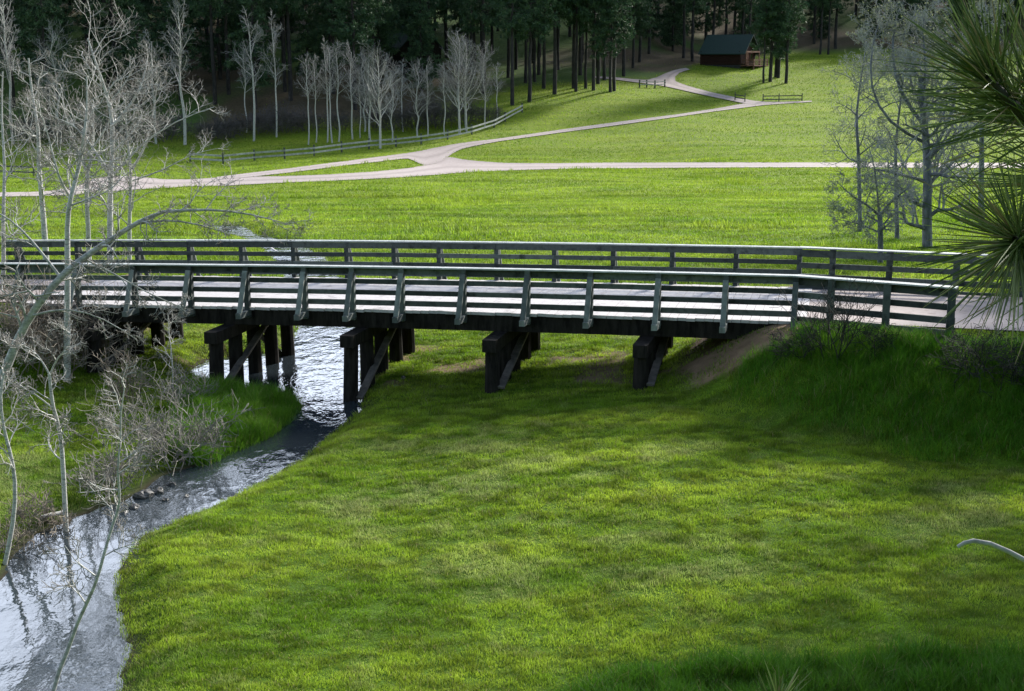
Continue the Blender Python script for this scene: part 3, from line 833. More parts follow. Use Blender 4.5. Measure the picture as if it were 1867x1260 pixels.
# --- brush
def shrub_mesh(seed, H, spread, nst, mn=.006, spec=None):
    rng = RS(seed); mt, mw = MB(), MB(); sp = dict(SP_NEAR); sp.update(levels=3, n=[0, 6, 4], rmin=mn, up=.03, wig=.22, split=0)
    if spec: sp.update(spec)
    for k in range(nst):
        a_ = rng.uniform(0, 6.28); rr = rng.uniform(0, spread * .35)
        p = np.array([math.cos(a_) * rr, math.sin(a_) * rr, -.1])
        d = unit(np.array([math.cos(a_) * rng.uniform(.1, .9), math.sin(a_) * rng.uniform(.1, .9), 1]))
        grow(mt, mw, p, d, H * rng.uniform(.6, 1.1), .014 * H ** .5, 1, sp, rng)
    return mt, mw
def shrub(name, label, px, py, seed, H, spread, nst, mt_, group, Y=None, mn=.006, spec=None):
    p = ground(px, py) if Y is None else np.array([x_at(px, Y), Y, hz(x_at(px, Y), Y)])
    a_, b_ = shrub_mesh(seed, H, spread, nst, mn, spec)
    r = empty(name, p, label, 'shrub', group)
    a_.build('stems', M[mt_], r) if a_.n else None
    b_.build('twigs', M[mt_], r)
    return r
GB = 'bare brush on the left creek bank'
shrub('bare_shrub', 'bushy grey bare shrub leaning over the creek bend', 300, 845, 31, 1.7, 1.6, 16, 'twig', GB, spec={'wig': .25})
shrub('bare_shrub', 'low tangled grey shrub between the bushy shrub and the rocks', 225, 880, 32, 1.1, 1.4, 12, 'twig', GB)
shrub('bare_shrub', 'brown tangled brush against the leftmost bridge bent', 120, 672, 33, 1.9, 2.2, 18, 'brush', GB)
shrub('bare_shrub', 'brown brush at the left picture edge under the bridge end', 30, 680, 34, 1.9, 2.0, 16, 'brush', GB)
shrub('bare_shrub', 'thin brush in front of the piles of the leftmost bent', 245, 735, 35, 1.2, 1.5, 12, 'brush', GB)
shrub('bare_shrub', 'grey brush at the foot of the second bent beside the tall grass', 340, 745, 36, 1.0, 1.4, 11, 'twig', GB)
shrub('bare_shrub', 'dead brown twigs overhanging the dark bank by the white log', 60, 955, 37, .8, 1.0, 9, 'brush', GB)
shrub('bare_shrub', 'pale brush on the bank above the white log', 190, 900, 38, .9, 1.2, 9, 'twig', GB)
for px_, py_, sd_, H_, n_, mt_, lab_ in [(20, 1000, 301, .7, 12, 'brush', 'brown brush on the muddy bank at the left picture edge'), (105, 962, 302, .5, 10, 'brush', 'low brown brush right of the white log'), (160, 640, 303, 1.8, 18, 'brush', 'dense brown brush under the left bridge end'),
                                   (60, 640, 304, 2.0, 18, 'brush', 'tall brown brush hiding the left bridge end'), (350, 835, 305, .9, 12, 'twig', 'grey brush overhanging the creek below the grass tuft'), (200, 800, 306, .9, 9, 'twig', 'sparse grey brush on the open left bank')]:
    shrub('bare_shrub', lab_, px_, py_, sd_, H_, 1.4, n_, mt_, GB)
GD = 'dark shrubs on the right embankment'
shrub('dark_shrub', 'tall dark bare shrub growing in front of the bent wing railing', 1522, 655, 41, 1.9, .8, 9, 'darkbrush', GD, spec={'up': .12, 'wig': .18})
shrub('dark_shrub', 'low dark shrub at the corner where the railing bends', 1470, 650, 42, .8, .9, 10, 'darkbrush', GD)
shrub('dark_shrub', 'dark shrub below the end post of the wing railing', 1775, 680, 43, 1.1, 1.4, 14, 'darkbrush', GD)
shrub('dark_shrub', 'dark shrub at the right picture edge under the pine needles', 1850, 700, 44, 1.3, 1.5, 15, 'darkbrush', GD)
shrub('dark_shrub', 'small dark shrub on the slope between the corner and the wing posts', 1600, 640, 45, .7, .9, 10, 'darkbrush', GD)

# --- right hand trees behind the bridge
def budding(mw_v, n, rng, size, c0, c1):
    """small opening leaves scattered on the twigs"""
    V = np.concatenate(mw_v); idx = rng.randint(0, len(V), n); P = V[idx] + rng.normal(0, size, (n, 3))
    a_ = rng.normal(0, size, (n, 3)); b_ = rng.normal(0, size, (n, 3))
    T = np.stack([P, P + a_, P + b_], 1).reshape(-1, 3); m_ = MB(); m_.add(T, np.arange(n * 3).reshape(-1, 3))
    c = (np.array(c0) + (np.array(c1) - np.array(c0)) * rng.uniform(0, 1, (n, 1))); c = np.repeat(c, 3, 0)
    return m_, np.concatenate([c, np.ones((len(c), 1))], 1)
SP_R = dict(SP_NEAR); SP_R.update(rmin=.009, seg=[.8, .6, .4, .28], n=[0, 6, 5, 3], wig=.24, up=.06, split=1)
def cottonwood(label, Y, pts, r0, r1, f0, nb, Lb, seed, nbud, bark='greybark', extra_limbs=(), ang=(45, 85)):
    rng = RS(seed); P = [at_Y(x, y, Y + (rng.normal(0, .25) if k else 0)) for k, (x, y) in enumerate(pts)]
    base = P[0].copy(); base[2] = hz(base[0], base[1]); P[0][2] = base[2] - .3
    mt, mw = MB(), MB()
    limbs(mt, mw, [q - base for q in P], r0, r1, f0, nb, Lb, SP_R, rng, ang)
    for (pl, ra, rb_, f_, n_, L_) in extra_limbs:
        limbs(mt, mw, [at_Y(x, y, Y + rng.normal(0, .3)) - base for x, y in pl], ra, rb_, f_, n_, L_, SP_R, rng, ang)
    m_, c = budding(mw.v, nbud, rng, .036, (.16, .20, .08), (.34, .37, .18))
    return tree_obj('cottonwood_tree', label, 'bare tree', base, mt, mw, M['greybark'], M['greytwig'], 'budding cottonwoods behind the right railing', extra=(m_, M['bud'], c))
M['greytwig'] = simple('grey_green_twigs', (.13, .14, .14), (.33, .345, .32), 1.5, .9, None, 0)
cottonwood('largest cottonwood with the thick broken-topped trunk behind the right railing', 68, [(1692, 450), (1690, 380), (1692, 300), (1686, 230), (1680, 180), (1679, 142)], .27, .12, .10, 22, 3.6, 51, 5500,
           extra_limbs=[([(1686, 230), (1640, 170), (1625, 100), (1632, 40), (1640, 15)], .11, .02, .25, 12, 2.6), ([(1690, 290), (1735, 220), (1745, 150), (1735, 70)], .10, .02, .25, 10, 2.4), ([(1680, 190), (1690, 120), (1680, 50), (1690, 15)], .08, .02, .15, 11, 2.2),
                        ([(1686, 260), (1620, 225), (1585, 160), (1590, 80), (1605, 35)], .09, .02, .3, 12, 2.3)])
cottonwood('slim straight cottonwood left of the broken-topped one', 76, [(1569, 420), (1567, 340), (1565, 270), (1560, 210), (1572, 130), (1580, 75)], .13, .03, .3, 15, 2.4, 52, 1600)
cottonwood('slender cottonwood between the low forked tree and the broken-topped one', 72, [(1637, 430), (1634, 350), (1632, 270), (1640, 200), (1650, 120)], .13, .03, .3, 14, 2.4, 53, 1500)
cottonwood('low forked cottonwood spreading just above the far railing', 62, [(1606, 470), (1606, 430), (1604, 392)], .14, .11, .6, 4, 1.5, 54, 1500,
           extra_limbs=[([(1604, 394), (1580, 372), (1555, 360), (1525, 330)], .07, .015, .2, 9, 1.5), ([(1604, 394), (1625, 365), (1650, 350), (1680, 310)], .07, .015, .2, 9, 1.5), ([(1605, 400), (1600, 360), (1596, 310), (1585, 270)], .06, .015, .2, 9, 1.4), ([(1606, 425), (1560, 405), (1520, 400)], .04, .012, .2, 7, 1.1)])
cottonwood('cottonwood half hidden behind the pine needles at the right edge', 80, [(1790, 430), (1788, 340), (1792, 240), (1780, 140), (1790, 60), (1800, 10)], .2, .04, .3, 17, 3.4, 55, 2600)

# --- mid distance aspens at the forest edge
def far_aspen(seed, H, f0, nb, Lb, r0=.13, bend=.10):
    rng = RS(seed); mt, mw = MB(), MB()
    limbs(mt, mw, stem(H, bend, rng), r0, .03, f0, nb, Lb, SP_FAR, rng, (28, 60))
    return mt, mw
FA = [far_aspen(61, 10, .40, 20, 2.9), far_aspen(62, 10, .42, 18, 2.6, .11), far_aspen(63, 10, .22, 30, 4.0, .15), far_aspen(64, 10, .5, 17, 2.3, .10), far_aspen(65, 10, .28, 24, 3.2, .12, .2)]
GA = 'bare white aspens along the forest edge'
aspens = [  # base px, top y, proto, label
 (337, 264, 15, 0, 'tall thick white aspen alone at the forest edge, rising above the railing aspens'),
 (463, 257, 35, 1, 'tall white aspen with the crooked trunk, left one of the isolated pair'),
 (504, 250, 38, 1, 'tall white aspen, right one of the isolated pair in front of dark pines'),
 (449, 242, 95, 3, 'thin aspen hidden close behind the crooked white trunk'),
 (25, 262, 0, 0, 'tall bare aspen at the left picture edge before the hillside'),
 (110, 262, 60, 4, 'bare aspen far behind the railing clump near the left forest edge'),
 (285, 262, 70, 1, 'bare aspen far behind, left of the tall thick one at the forest edge'),
 (562, 264, 103, 3, 'leftmost thin white stem of the dense aspen row'),
 (576, 260, 106, 3, 'second thin stem from the left of the dense aspen row'),
 (597, 260, 84, 1, 'taller stem third from the left of the dense aspen row'),
 (606, 261, 90, 3, 'stem touching the fourth post gap of the dense aspen row'),
 (617, 259, 82, 3, 'tallest thin stem in the middle of the dense aspen row'),
 (643, 254, 90, 1, 'slanting aspen closing the right side of the dense row'),
 (657, 252, 130, 3, 'short thin aspen between the dense row and the bright one'),
 (675, 258, 110, 0, 'aspen with a fine crown just left of the bright white one'),
 (693, 271, 100, 2, 'brightest white aspen with full rounded crown by the rail fence'),
 (715, 258, 125, 4, 'low aspen close right of the brightest white one'),
 (762, 251, 122, 4, 'crooked aspen before the dark roof in the trees'),
 (780, 249, 115, 1, 'aspen right below the dark roof gable in the trees'),
 (811, 248, 120, 3, 'thin aspen at the left edge of the widest pale crown'),
 (838, 243, 76, 2, 'aspen with the widest pale crown near the fence bend'),
 (850, 240, 84, 2, 'aspen standing close right of the widest crowned trunk'),
 (884, 232, 90, 4, 'last aspen on the right of the row, next to the fence bend'),
 (665, 240, 105, 4, 'aspen deep behind the brightest white one'),
 (735, 240, 118, 1, 'thin aspen behind the gap left of the dark roof'),
 (905, 222, 118, 3, 'small bare aspen past the end of the row, over the fence bend'),
]
fa_first = {}
ra = RS(77)
for (px, py, ty, k, lab) in aspens:
    g = ground(px, py); top = at_Y(px, ty, g[1]); s = (top[2] - g[2]) / 10.3
    if k not in fa_first:
        r = tree_obj('aspen_tree', lab, 'aspen tree', g, FA[k][0], FA[k][1], M['aspen'], M['fartwig'], GA, ra.uniform(0, 6), s)
        fa_first[k] = r
    else:
        copy_thing(fa_first[k], g, ra.uniform(0, 6), (s * ra.uniform(.75, 1.35), s * ra.uniform(.75, 1.35), s), lab, GA)
# brown undergrowth at the aspen feet
GU = 'leafless undergrowth along the forest edge'
us_ = None
under = [(470, 243), (520, 240), (560, 238), (620, 236), (680, 232), (720, 238), (760, 236), (800, 232), (850, 226), (890, 222), (420, 250), (380, 255), (300, 256), (240, 258), (180, 255), (120, 258), (60, 258)]
unames = ['dusky leafless bush behind the isolated aspen pair', 'dusky bush between the aspen pair and the dense row', 'dark bush behind the leftmost stems of the dense row', 'dark bush behind the middle of the dense row', 'dusky bush behind the brightest aspen',
          'dusky bush right of the brightest aspen', 'dusky bush under the dark roof in the trees', 'dusky bush left of the widest pale crown', 'dusky bush under the widest pale crown', 'dusky bush at the fence bend',
          'dusky bush left of the crooked aspen of the pair', 'dusky bush right of the tall thick aspen', 'dusky bush left of the tall thick aspen', 'dusky bush seen through the crown of the railing aspens',
          'dusky bush behind the knotted white trunk at the forest edge', 'dusky bush low behind the leftmost railing aspens', 'dusky bush at the left picture edge of the forest']
for k, ((px, py), lab) in enumerate(zip(under, unames)):
    g = ground(px, py)
    if us_ is None:
        a_, b_ = shrub_mesh(46, 3.0, 5.0, 26, .016, {'seg': [1, .8, .6], 'n': [0, 6, 4]})
        us_ = empty('bare_bush', g, lab, 'bush', GU); a_.build('stems', M['duskbrush'], us_) if a_.n else None
        b_.build('twigs', M['duskbrush'], us_)
    else: copy_thing(us_, g, ra.uniform(0, 6), ra.uniform(.7, 1.25), lab, GU)

# --- pines
def pine(seed, H, bare, width, dens=1.0, droop=.15):
    rng = RS(seed); mt = MB()
    n = 8; P = [np.array([rng.normal(0, .08) * (k > 0), rng.normal(0, .08) * (k > 0), H * k / n - (.4 if k == 0 else 0)]) for k in range(n + 1)]
    mt.tube(P, np.linspace(.30, .05, n + 1), 8)
    nb = int(95 * dens); C = []; ax = []
    for k in range(nb):
        t = bare + (1 - bare) * (k + rng.uniform(0, 1)) / nb
        z = H * t; q = (t - bare) / (1 - bare)
        L = width * (1 - q) ** .75 * (.45 + .55 * min(1, q * 6)) * rng.uniform(.55, 1.2) + .35
        a_ = rng.uniform(0, 6.283); d = np.array([math.cos(a_), math.sin(a_), rng.uniform(-.25, .25) - droop * (1 - q) + .35 * q]); d = unit(d)
        o_ = np.array([0, 0, z]); e_ = o_ + d * L
        mt.tube([o_, o_ + d * L * .5, e_ + np.array([0, 0, .06 * L])], [.05, .035, .015], 3)
        m_ = max(2, int(L / .38))
        for w in range(m_):
            f = .35 + .65 * (w + rng.uniform(0, 1)) / m_
            C.append(o_ + d * L * f + rng.normal(0, .16, 3)); ax.append(d)
        if rng.uniform() < .5:
            for w in range(3):
                C.append(e_ + np.array([rng.normal(0, .35), rng.normal(0, .35), rng.normal(0, .12)])); ax.append(d)
    for w in range(8):
        C.append(np.array([rng.normal(0, .12), rng.normal(0, .12), H * rng.uniform(.95, 1.03)])); ax.append(np.array([0, 0, 1.]))
    for w in range(int(10 * (bare > .3))):   # dead stubs on the bare trunk
        z = H * rng.uniform(.15, bare); a_ = rng.uniform(0, 6.28); d = np.array([math.cos(a_), math.sin(a_), -.1])
        mt.tube([np.array([0, 0, z]), np.array([0, 0, z]) + d * rng.uniform(.6, 1.8)], [.03, .012], 3)
    C = np.array(C); ax = np.array(ax); NB = 16
    P = np.repeat(C, NB, 0); A = np.repeat(ax, NB, 0); N = len(P)
    D = rng.normal(0, 1, (N, 3)); D /= np.linalg.norm(D, axis=1)[:, None]; D = D + A * .4 + np.array([0, 0, .15]); D /= np.linalg.norm(D, axis=1)[:, None]
    L = rng.uniform(.26, .55, N)[:, None]; S = np.cross(D, rng.normal(0, 1, (N, 3))); S /= np.linalg.norm(S, axis=1)[:, None]
    Wd = rng.uniform(.035, .065, N)[:, None]
    T = np.stack([P - S * Wd, P + S * Wd, P + D * L + S * Wd * .5, P + D * L - S * Wd * .5], 1).reshape(-1, 3)
    mc = MB(); mc.add(T, np.arange(N * 4).reshape(-1, 4))
    cl = np.repeat(rng.uniform(0, 1, len(C)), NB)[:, None]
    c = np.array([.024, .058, .032]) * (1 - cl) + np.array([.068, .125, .052]) * cl
    c = c * rng.uniform(.7, 1.3, (N, 1)); c = np.repeat(c, 4, 0)
    return mt, mc, np.concatenate([c, np.ones((len(c), 1))], 1)
PP = [pine(81, 22, .40, 3.9, 1.15), pine(82, 24, .45, 3.8, 1.15), pine(83, 20, .32, 4.2, 1.25), pine(84, 23, .50, 3.5, 1.1), pine(85, 17, .10, 3.8, 1.4, .3), pine(86, 21, .20, 4.4, 1.35), pine(87, 12, .05, 2.9, 1.0, .3)]
PH = [22, 24, 20, 23, 17, 21, 12]
p_first = {}
def put_pine(k, p, rz, s, label, group):
    if k not in p_first:
        r = empty('pine_tree', p, label, 'pine tree', group, rz, s)
        PP[k][0].build('trunk', M['pinebark'], r, True); PP[k][1].build('crown', M['pine'], r, colors=PP[k][2]); p_first[k] = r
    else: r = copy_thing(p_first[k], p, rz, s, label, group)
    r['category'] = 'pine tree'
    return r
rp = RS(91)
GF = 'front pines at the meadow edge'; GH = 'pines of the dark hillside forest'
front = [  # px, py, proto, scale, label
 (934, 192, 1, .95, 'dark pine beside the upper end of the rail fence'), (965, 186, 0, 1.0, 'pine with pale trunk just right of the rail fence end'), (991, 162, 3, 1.0, 'slim pine right of the pale-trunked one at the meadow edge'),
 (1011, 172, 1, 1.1, 'tall straight pine with grey lit trunk, standing forward in the meadow'), (958, 151, 3, .95, 'thin pine behind the pale-trunked pine by the fence end'), (975, 149, 0, .9, 'thin pine standing behind the slim one at the spur track'),
 (1046, 161, 1, 1.1, 'thick dark pine, left of the close pair above the spur track'), (1050, 167, 3, .9, 'thin pine touching the thick dark pine of the close pair'), (1058, 137, 0, 1.1, 'pine behind the close pair across the spur track'),
 (1068, 162, 3, .85, 'thinnest pine trunk right of the close pair'), (1082, 165, 0, .95, 'pine midway between the close pair and the twin trunks'), (1090, 153, 3, 1.0, 'pine directly behind the midway pine'),
 (1102, 146, 1, 1.0, 'pine standing on the spur track edge left of the twin trunks'), (1113, 168, 2, .85, 'left trunk of the twin pines in front of the spur track'), (1120, 166, 0, .9, 'right trunk of the twin pines in front of the spur track'),
 (1137, 139, 3, 1.0, 'pine right of the twin trunks, behind the track'), (1166, 113, 1, .95, 'pine on the bare slope left of the drive'), (1183, 98, 0, 1.0, 'pine higher on the bare slope above the drive'), (1017, 127, 3, 1.1, 'pine behind the grey lit trunk'),
 (1392, 151, 3, .62, 'slender pale trunk at the left of the pine clump beside the cabin'), (1404, 149, 5, 1.0, 'thick spreading pine with heavy limbs right of the cabin'), (1414, 141, 0, .9, 'dark trunk behind the thick spreading pine'), (1419, 142, 3, .9, 'second dark trunk behind the thick spreading pine'),
 (1433, 152, 2, .95, 'rightmost pine of the clump beside the cabin, alone on bright grass'), (1365, 112, 1, .9, 'pine rising just behind the cabin porch'), (1352, 105, 0, 1.0, 'tall pine behind the cabin gable'), (1300, 105, 1, 1.05, 'tall pine behind the middle of the cabin roof'), (1262, 112, 0, 1.0, 'pine close left of the cabin wall'), (1246, 106, 3, 1.0, 'slim pine a few steps left of the cabin'),
 (392, 190, 3, 1.05, 'leaning dark trunk left of the isolated aspen pair'), (417, 172, 1, 1.0, 'dark trunk behind, between the tall aspen and the pair'), (530, 183, 1, 1.1, 'straight reddish dark trunk right of the isolated aspen pair'), (520, 167, 3, 1.0, 'dark trunk close behind the reddish one'),
 (648, 200, 0, 1.0, 'dark pine right behind the dense aspen row'), (662, 192, 1, 1.0, 'dark pine behind the gap before the brightest aspen'), (258, 200, 4, .85, 'bushy dark pine with low boughs behind the railing aspens'), (90, 215, 5, .9, 'dense dark pine at the left behind the railing aspens'), (1495, 100, 3, .8, 'pale thin trunk at the back edge of the bright meadow'), (1510, 100, 3, .75, 'second pale thin trunk at the back edge of the bright meadow'),
]
taken = []
for (px, py, k, s, lab) in front:
    g = ground(px, py); taken.append(g[:2]); put_pine(k, g, rp.uniform(0, 6), s, lab, GF)
cab_p = np.array([x_at(1318, 236), 236.0])
cand = 0
hill_n = 0
def regional(a, y):
    if a < -.3: w = 'at the far left of the dark hillside'
    elif a < -.16: w = 'on the left hillside above the railing aspens'
    elif a < -.03: w = 'in the dark forest above the aspen row'
    elif a < .09: w = 'in the dark forest above the spur track'
    elif a < .19: w = 'in the dark forest behind the cabin'
    else: w = 'in the dark forest behind the bright meadow'
    return w, (' in the first rows' if y < 235 else ' in the deeper rows')
from collections import OrderedDict
while hill_n < 258 and cand < 9000:
    cand += 1
    a = rp.uniform(-.42, .42); Y = math.sqrt(rp.uniform(176 ** 2, (268 if a < .09 else 322) ** 2)); X = a * Y
    Xa, Ya = np.array([X]), np.array([Y])
    e = float(np.interp(a, [-.5, -.2, -.12, -.02, .005, .06, .10, .125, .16, .2, .24, .5], [186, 184, 188, 198, 216, 222, 226, 242, 250, 266, 266, 268]))
    if Y < e or on_road(Xa, Ya, 1.8)[0] or math.hypot(X - cab_p[0], Y - cab_p[1]) < 8.5: continue
    if .125 < a < .19 and Y < 245: continue
    dmin = 5.2 if Y < 245 else 6.0
    if any((X - q[0]) ** 2 + (Y - q[1]) ** 2 < dmin * dmin for q in taken): continue
    if a < -.27 and 205 < Y < 232 and rp.uniform() < .4: continue
    taken.append(np.array([X, Y]))
    k = rp.choice([0, 1, 2, 3, 4, 5, 6], p=[.15, .12, .15, .10, .18, .18, .12]) if a < -.05 or Y > 245 else rp.choice([0, 1, 2, 3], p=[.3, .3, .1, .3])
    w, dpt = regional(a, Y)
    lab = ('tall dark pine ' if k in (0, 1, 3) else 'bushy dark pine ') + w + dpt
    put_pine(int(k), np.array([X, Y, hz(X, Y)]), rp.uniform(0, 6), rp.uniform(.8, 1.15), lab, GH)
    hill_n += 1
print('hill pines', hill_n)
# pines just outside the right edge of the frame: their shade lies on the embankment slope and the near lawn
for (x, y, k, s, lab) in [(19.2, 43.5, 6, .7, 'small pine beyond the right approach, outside the view'), (17.4, 38.8, 6, .5, 'small bushy pine close to the approach road, outside the view'), (16.2, 35.8, 6, .45, 'young pine on the embankment, outside the view'),
                          (13.4, 26.4, 6, .72, 'bushy pine at the lawn corner, outside the view'), (16.3, 31.0, 1, .56, 'high-crowned pine right of the lawn, outside the view'), (18.8, 37.6, 3, .80, 'tall high-crowned pine behind the lawn corner, outside the view'), (16.6, 28.4, 4, .55, 'dense pine right of the lawn corner, outside the view')]:
    put_pine(k, np.array([x, y, hz(x, y)]), 1.0 + x, s, lab, 'pines outside the right edge')

# --- foreground pine boughs, close to the lens
def needle_spray(mb, cols, org, axis, rng, n, L, spread=(20, 100), along=.14, r=.0011, curve=.018):
    axis = unit(np.asarray(axis, float))
    for k in range(n):
        t = rng.uniform(0, 1); p = org + axis * along * (t - .3) + rng.normal(0, .004, 3)
        side = unit(np.cross(axis, rng.normal(0, 1, 3))); an = R(rng.uniform(*spread)) * (1.0 - .45 * max(0, t - .4))
        d = unit(axis * math.cos(an) + side * math.sin(an)); l = L * rng.uniform(.72, 1.1)
        g = np.array([0, 0, -curve * l * rng.uniform(.2, 1.2)]) + unit(rng.normal(0, 1, 3)) * l * .04
        pts = [p, p + d * l * .35 + g * .12, p + d * l * .7 + g * .5, p + d * l + g]
        rr = r * rng.uniform(.8, 1.25); mb.tube(pts, [rr * 1.0, rr, rr * .9, rr * .25], 4)
        c = np.array([.055, .095, .024]) + (np.array([.28, .33, .12]) - np.array([.055, .095, .024])) * rng.uniform(0, 1) ** 1.9
        if rng.uniform() < .12: c = np.array([.24, .20, .10])
        cols.append(np.repeat(c[None], 16, 0))
rn = RS(101)
tx, ty_ = 1.75, 2.3; tz = hz(tx, ty_)
fg = empty('pine_tree', (tx, ty_, tz), 'nearest pine whose long-needled boughs fill the right edge of the picture', 'pine tree')
fl = np.array(fg.location)
mb = MB(); mb.tube([np.array([0, 0, -.3]), np.array([.02, .03, 1.5]), np.array([0, .02, 3.2]), np.array([.03, 0, 6.0])], [.14, .12, .10, .05], 10); mb.build('trunk', M['pinebark'], fg, True)
def bough(pl, rads, sprays):
    mb = MB(); mb.tube([q - fl for q in pl], rads, 8); br = mb.build('branch', M['pinebark'], fg, True)
    for (c, ax, n, L, spr, al) in sprays:
        m_ = MB(); cc = []
        needle_spray(m_, cc, c - fl, ax, rn, n, L, spr, al)
        C = np.concatenate(cc); m_.build('needle_cluster', M['needle'], br, colors=np.concatenate([C, np.ones((len(C), 1))], 1))
c1 = at_Y(1858, 440, 2.05); t_at = lambda z: np.array([tx, ty_, z])
bough([t_at(9.55), at_Y(2080, 560, 2.15), at_Y(1930, 480, 2.1), c1, at_Y(1850, 436, 1.98)], [.02, .014, .010, .008, .004],
      [(c1, (-.35, -1.0, .12), 300, .17, (30, 108), .08), (at_Y(1975, 505, 2.1), (-.9, -.4, .1), 40, .17, (30, 95), .12)])
c2 = at_Y(1845, 190, 2.0)
bough([t_at(9.75), at_Y(2050, 300, 2.1), at_Y(1920, 240, 2.05), at_Y(1860, 205, 2.0), at_Y(1800, 140, 1.95)], [.02, .015, .011, .009, .004],
      [(c2, (-.62, -.30, .60), 165, .165, (8, 72), .10), (at_Y(1890, 215, 2.0), (-.1, -.1, .95), 105, .165, (10, 65), .12), (at_Y(1940, 250, 2.05), (-.75, .1, .25), 80, .17, (8, 60), .1)])
c3 = at_Y(1985, 330, 2.35)
bough([t_at(9.65), at_Y(2060, 350, 2.35), c3, at_Y(1960, 325, 2.35)], [.014, .010, .007, .004], [(c3, (-1, .05, .02), 80, .18, (6, 45), .1)])
# bare dead twig of the same pine
mb = MB(); pl = [t_at(8.55), at_Y(2080, 1150, 2.4), at_Y(1960, 1080, 2.45), at_Y(1880, 1027, 2.45), at_Y(1840, 1006, 2.46), at_Y(1805, 991, 2.46), at_Y(1775, 986, 2.46), at_Y(1758, 990, 2.46), at_Y(1746, 997, 2.46)]
mb.tube([q - fl for q in pl], [.009, .007, .006, .0052, .005, .0048, .0046, .0044, .0036], 8, True)
o = mb.build('dead_twig', M['log2'] if 'log2' in M else M['leanbark'], fg, True); o['label'] = 'bare grey hooked dead twig'
# pine sapling tip at the bottom edge
p = at_Y(1418, 1300, 2.3); base = np.array([p[0], 2.3, hz(p[0], 2.3)])
sap = empty('pine_sapling', base, 'small pine tip poking up at the bottom edge of the picture', 'pine sapling')
mb = MB(); mb.tube([np.array([0, 0, -.1]), np.array([.01, 0, .5]), p - base], [.016, .012, .006], 8); mb.build('trunk', M['pinebark'], sap, True)
m_ = MB(); cc = []; needle_spray(m_, cc, p - base + np.array([0, 0, -.02]), (0, 0, 1), rn, 60, .085, (5, 62), .05, .0015, .03)
C = np.concatenate(cc); m_.build('needle_cluster', M['needle'], sap, colors=np.concatenate([C, np.ones((len(C), 1))], 1))

# ------------------------------------------------------------------ fences
def fence(name, label, pts, hgt, rails, group=None, post_r=.08, rail_h=.12, matr='fence'):
    f = empty(name, pts[0], label, 'fence', group); l = np.array(pts[0])
    for p in pts:
        mb = MB(); mb.tube([p - l - np.array([0, 0, .3]), p - l + np.array([0, 0, hgt * 1.08])], [post_r, post_r * .9], 6, True); mb.build('post', M['fencepost'], f)
    for a_, b_ in zip(pts[:-1], pts[1:]):
        for z in rails:
            up = np.array([0, 0, z]); d = (b_ - a_); nrm = unit(np.cross(d, [0, 0, 1.])) * .1
            if nrm[1] > 0: nrm = -nrm
            mb = MB(); mb.beam(a_ - l + up + nrm, b_ - l + up + nrm, .05, rail_h); mb.build('rail', M[matr], f)
    return f
fp = [(347, 296), (407, 300), (464, 294), (519, 290), (573, 285), (623, 278), (673, 272), (722, 268), (768, 263), (816, 256), (860, 246), (901, 233), (921, 222), (952, 205)]
fence('rail_fence', 'long pale rail fence curving along the forest edge below the aspens', [ground(x, y) for x, y in fp], 1.2, (.45, .95), rail_h=.2, post_r=.12)
fence('rail_fence', 'short dark rail fence of two panels right of the lane fork', [ground(1391, 186), ground(1420, 185.5), ground(1462, 185)], 1.1, (.35, .85), matr='fencepost', rail_h=.14)
fence('rail_fence', 'short broken rail fence left of the lane fork', [ground(1340, 184), ground(1358, 186.5)], 1.2, (.5, .9), matr='fencepost', rail_h=.14)
fence('rail_fence', 'small pale fence beside the drive fork under the pines', [ground(1166, 160), ground(1179, 160), ground(1194, 161), ground(1212, 159)], 1.1, (.5, .9), post_r=.12)
fence('rail_fence', 'dark rail fence in the grass at the left edge behind the railing aspens', [ground(-10, 318), ground(22, 320), ground(62, 322), ground(100, 318)], 1.1, (.4, .9), matr='fencepost', rail_h=.14)

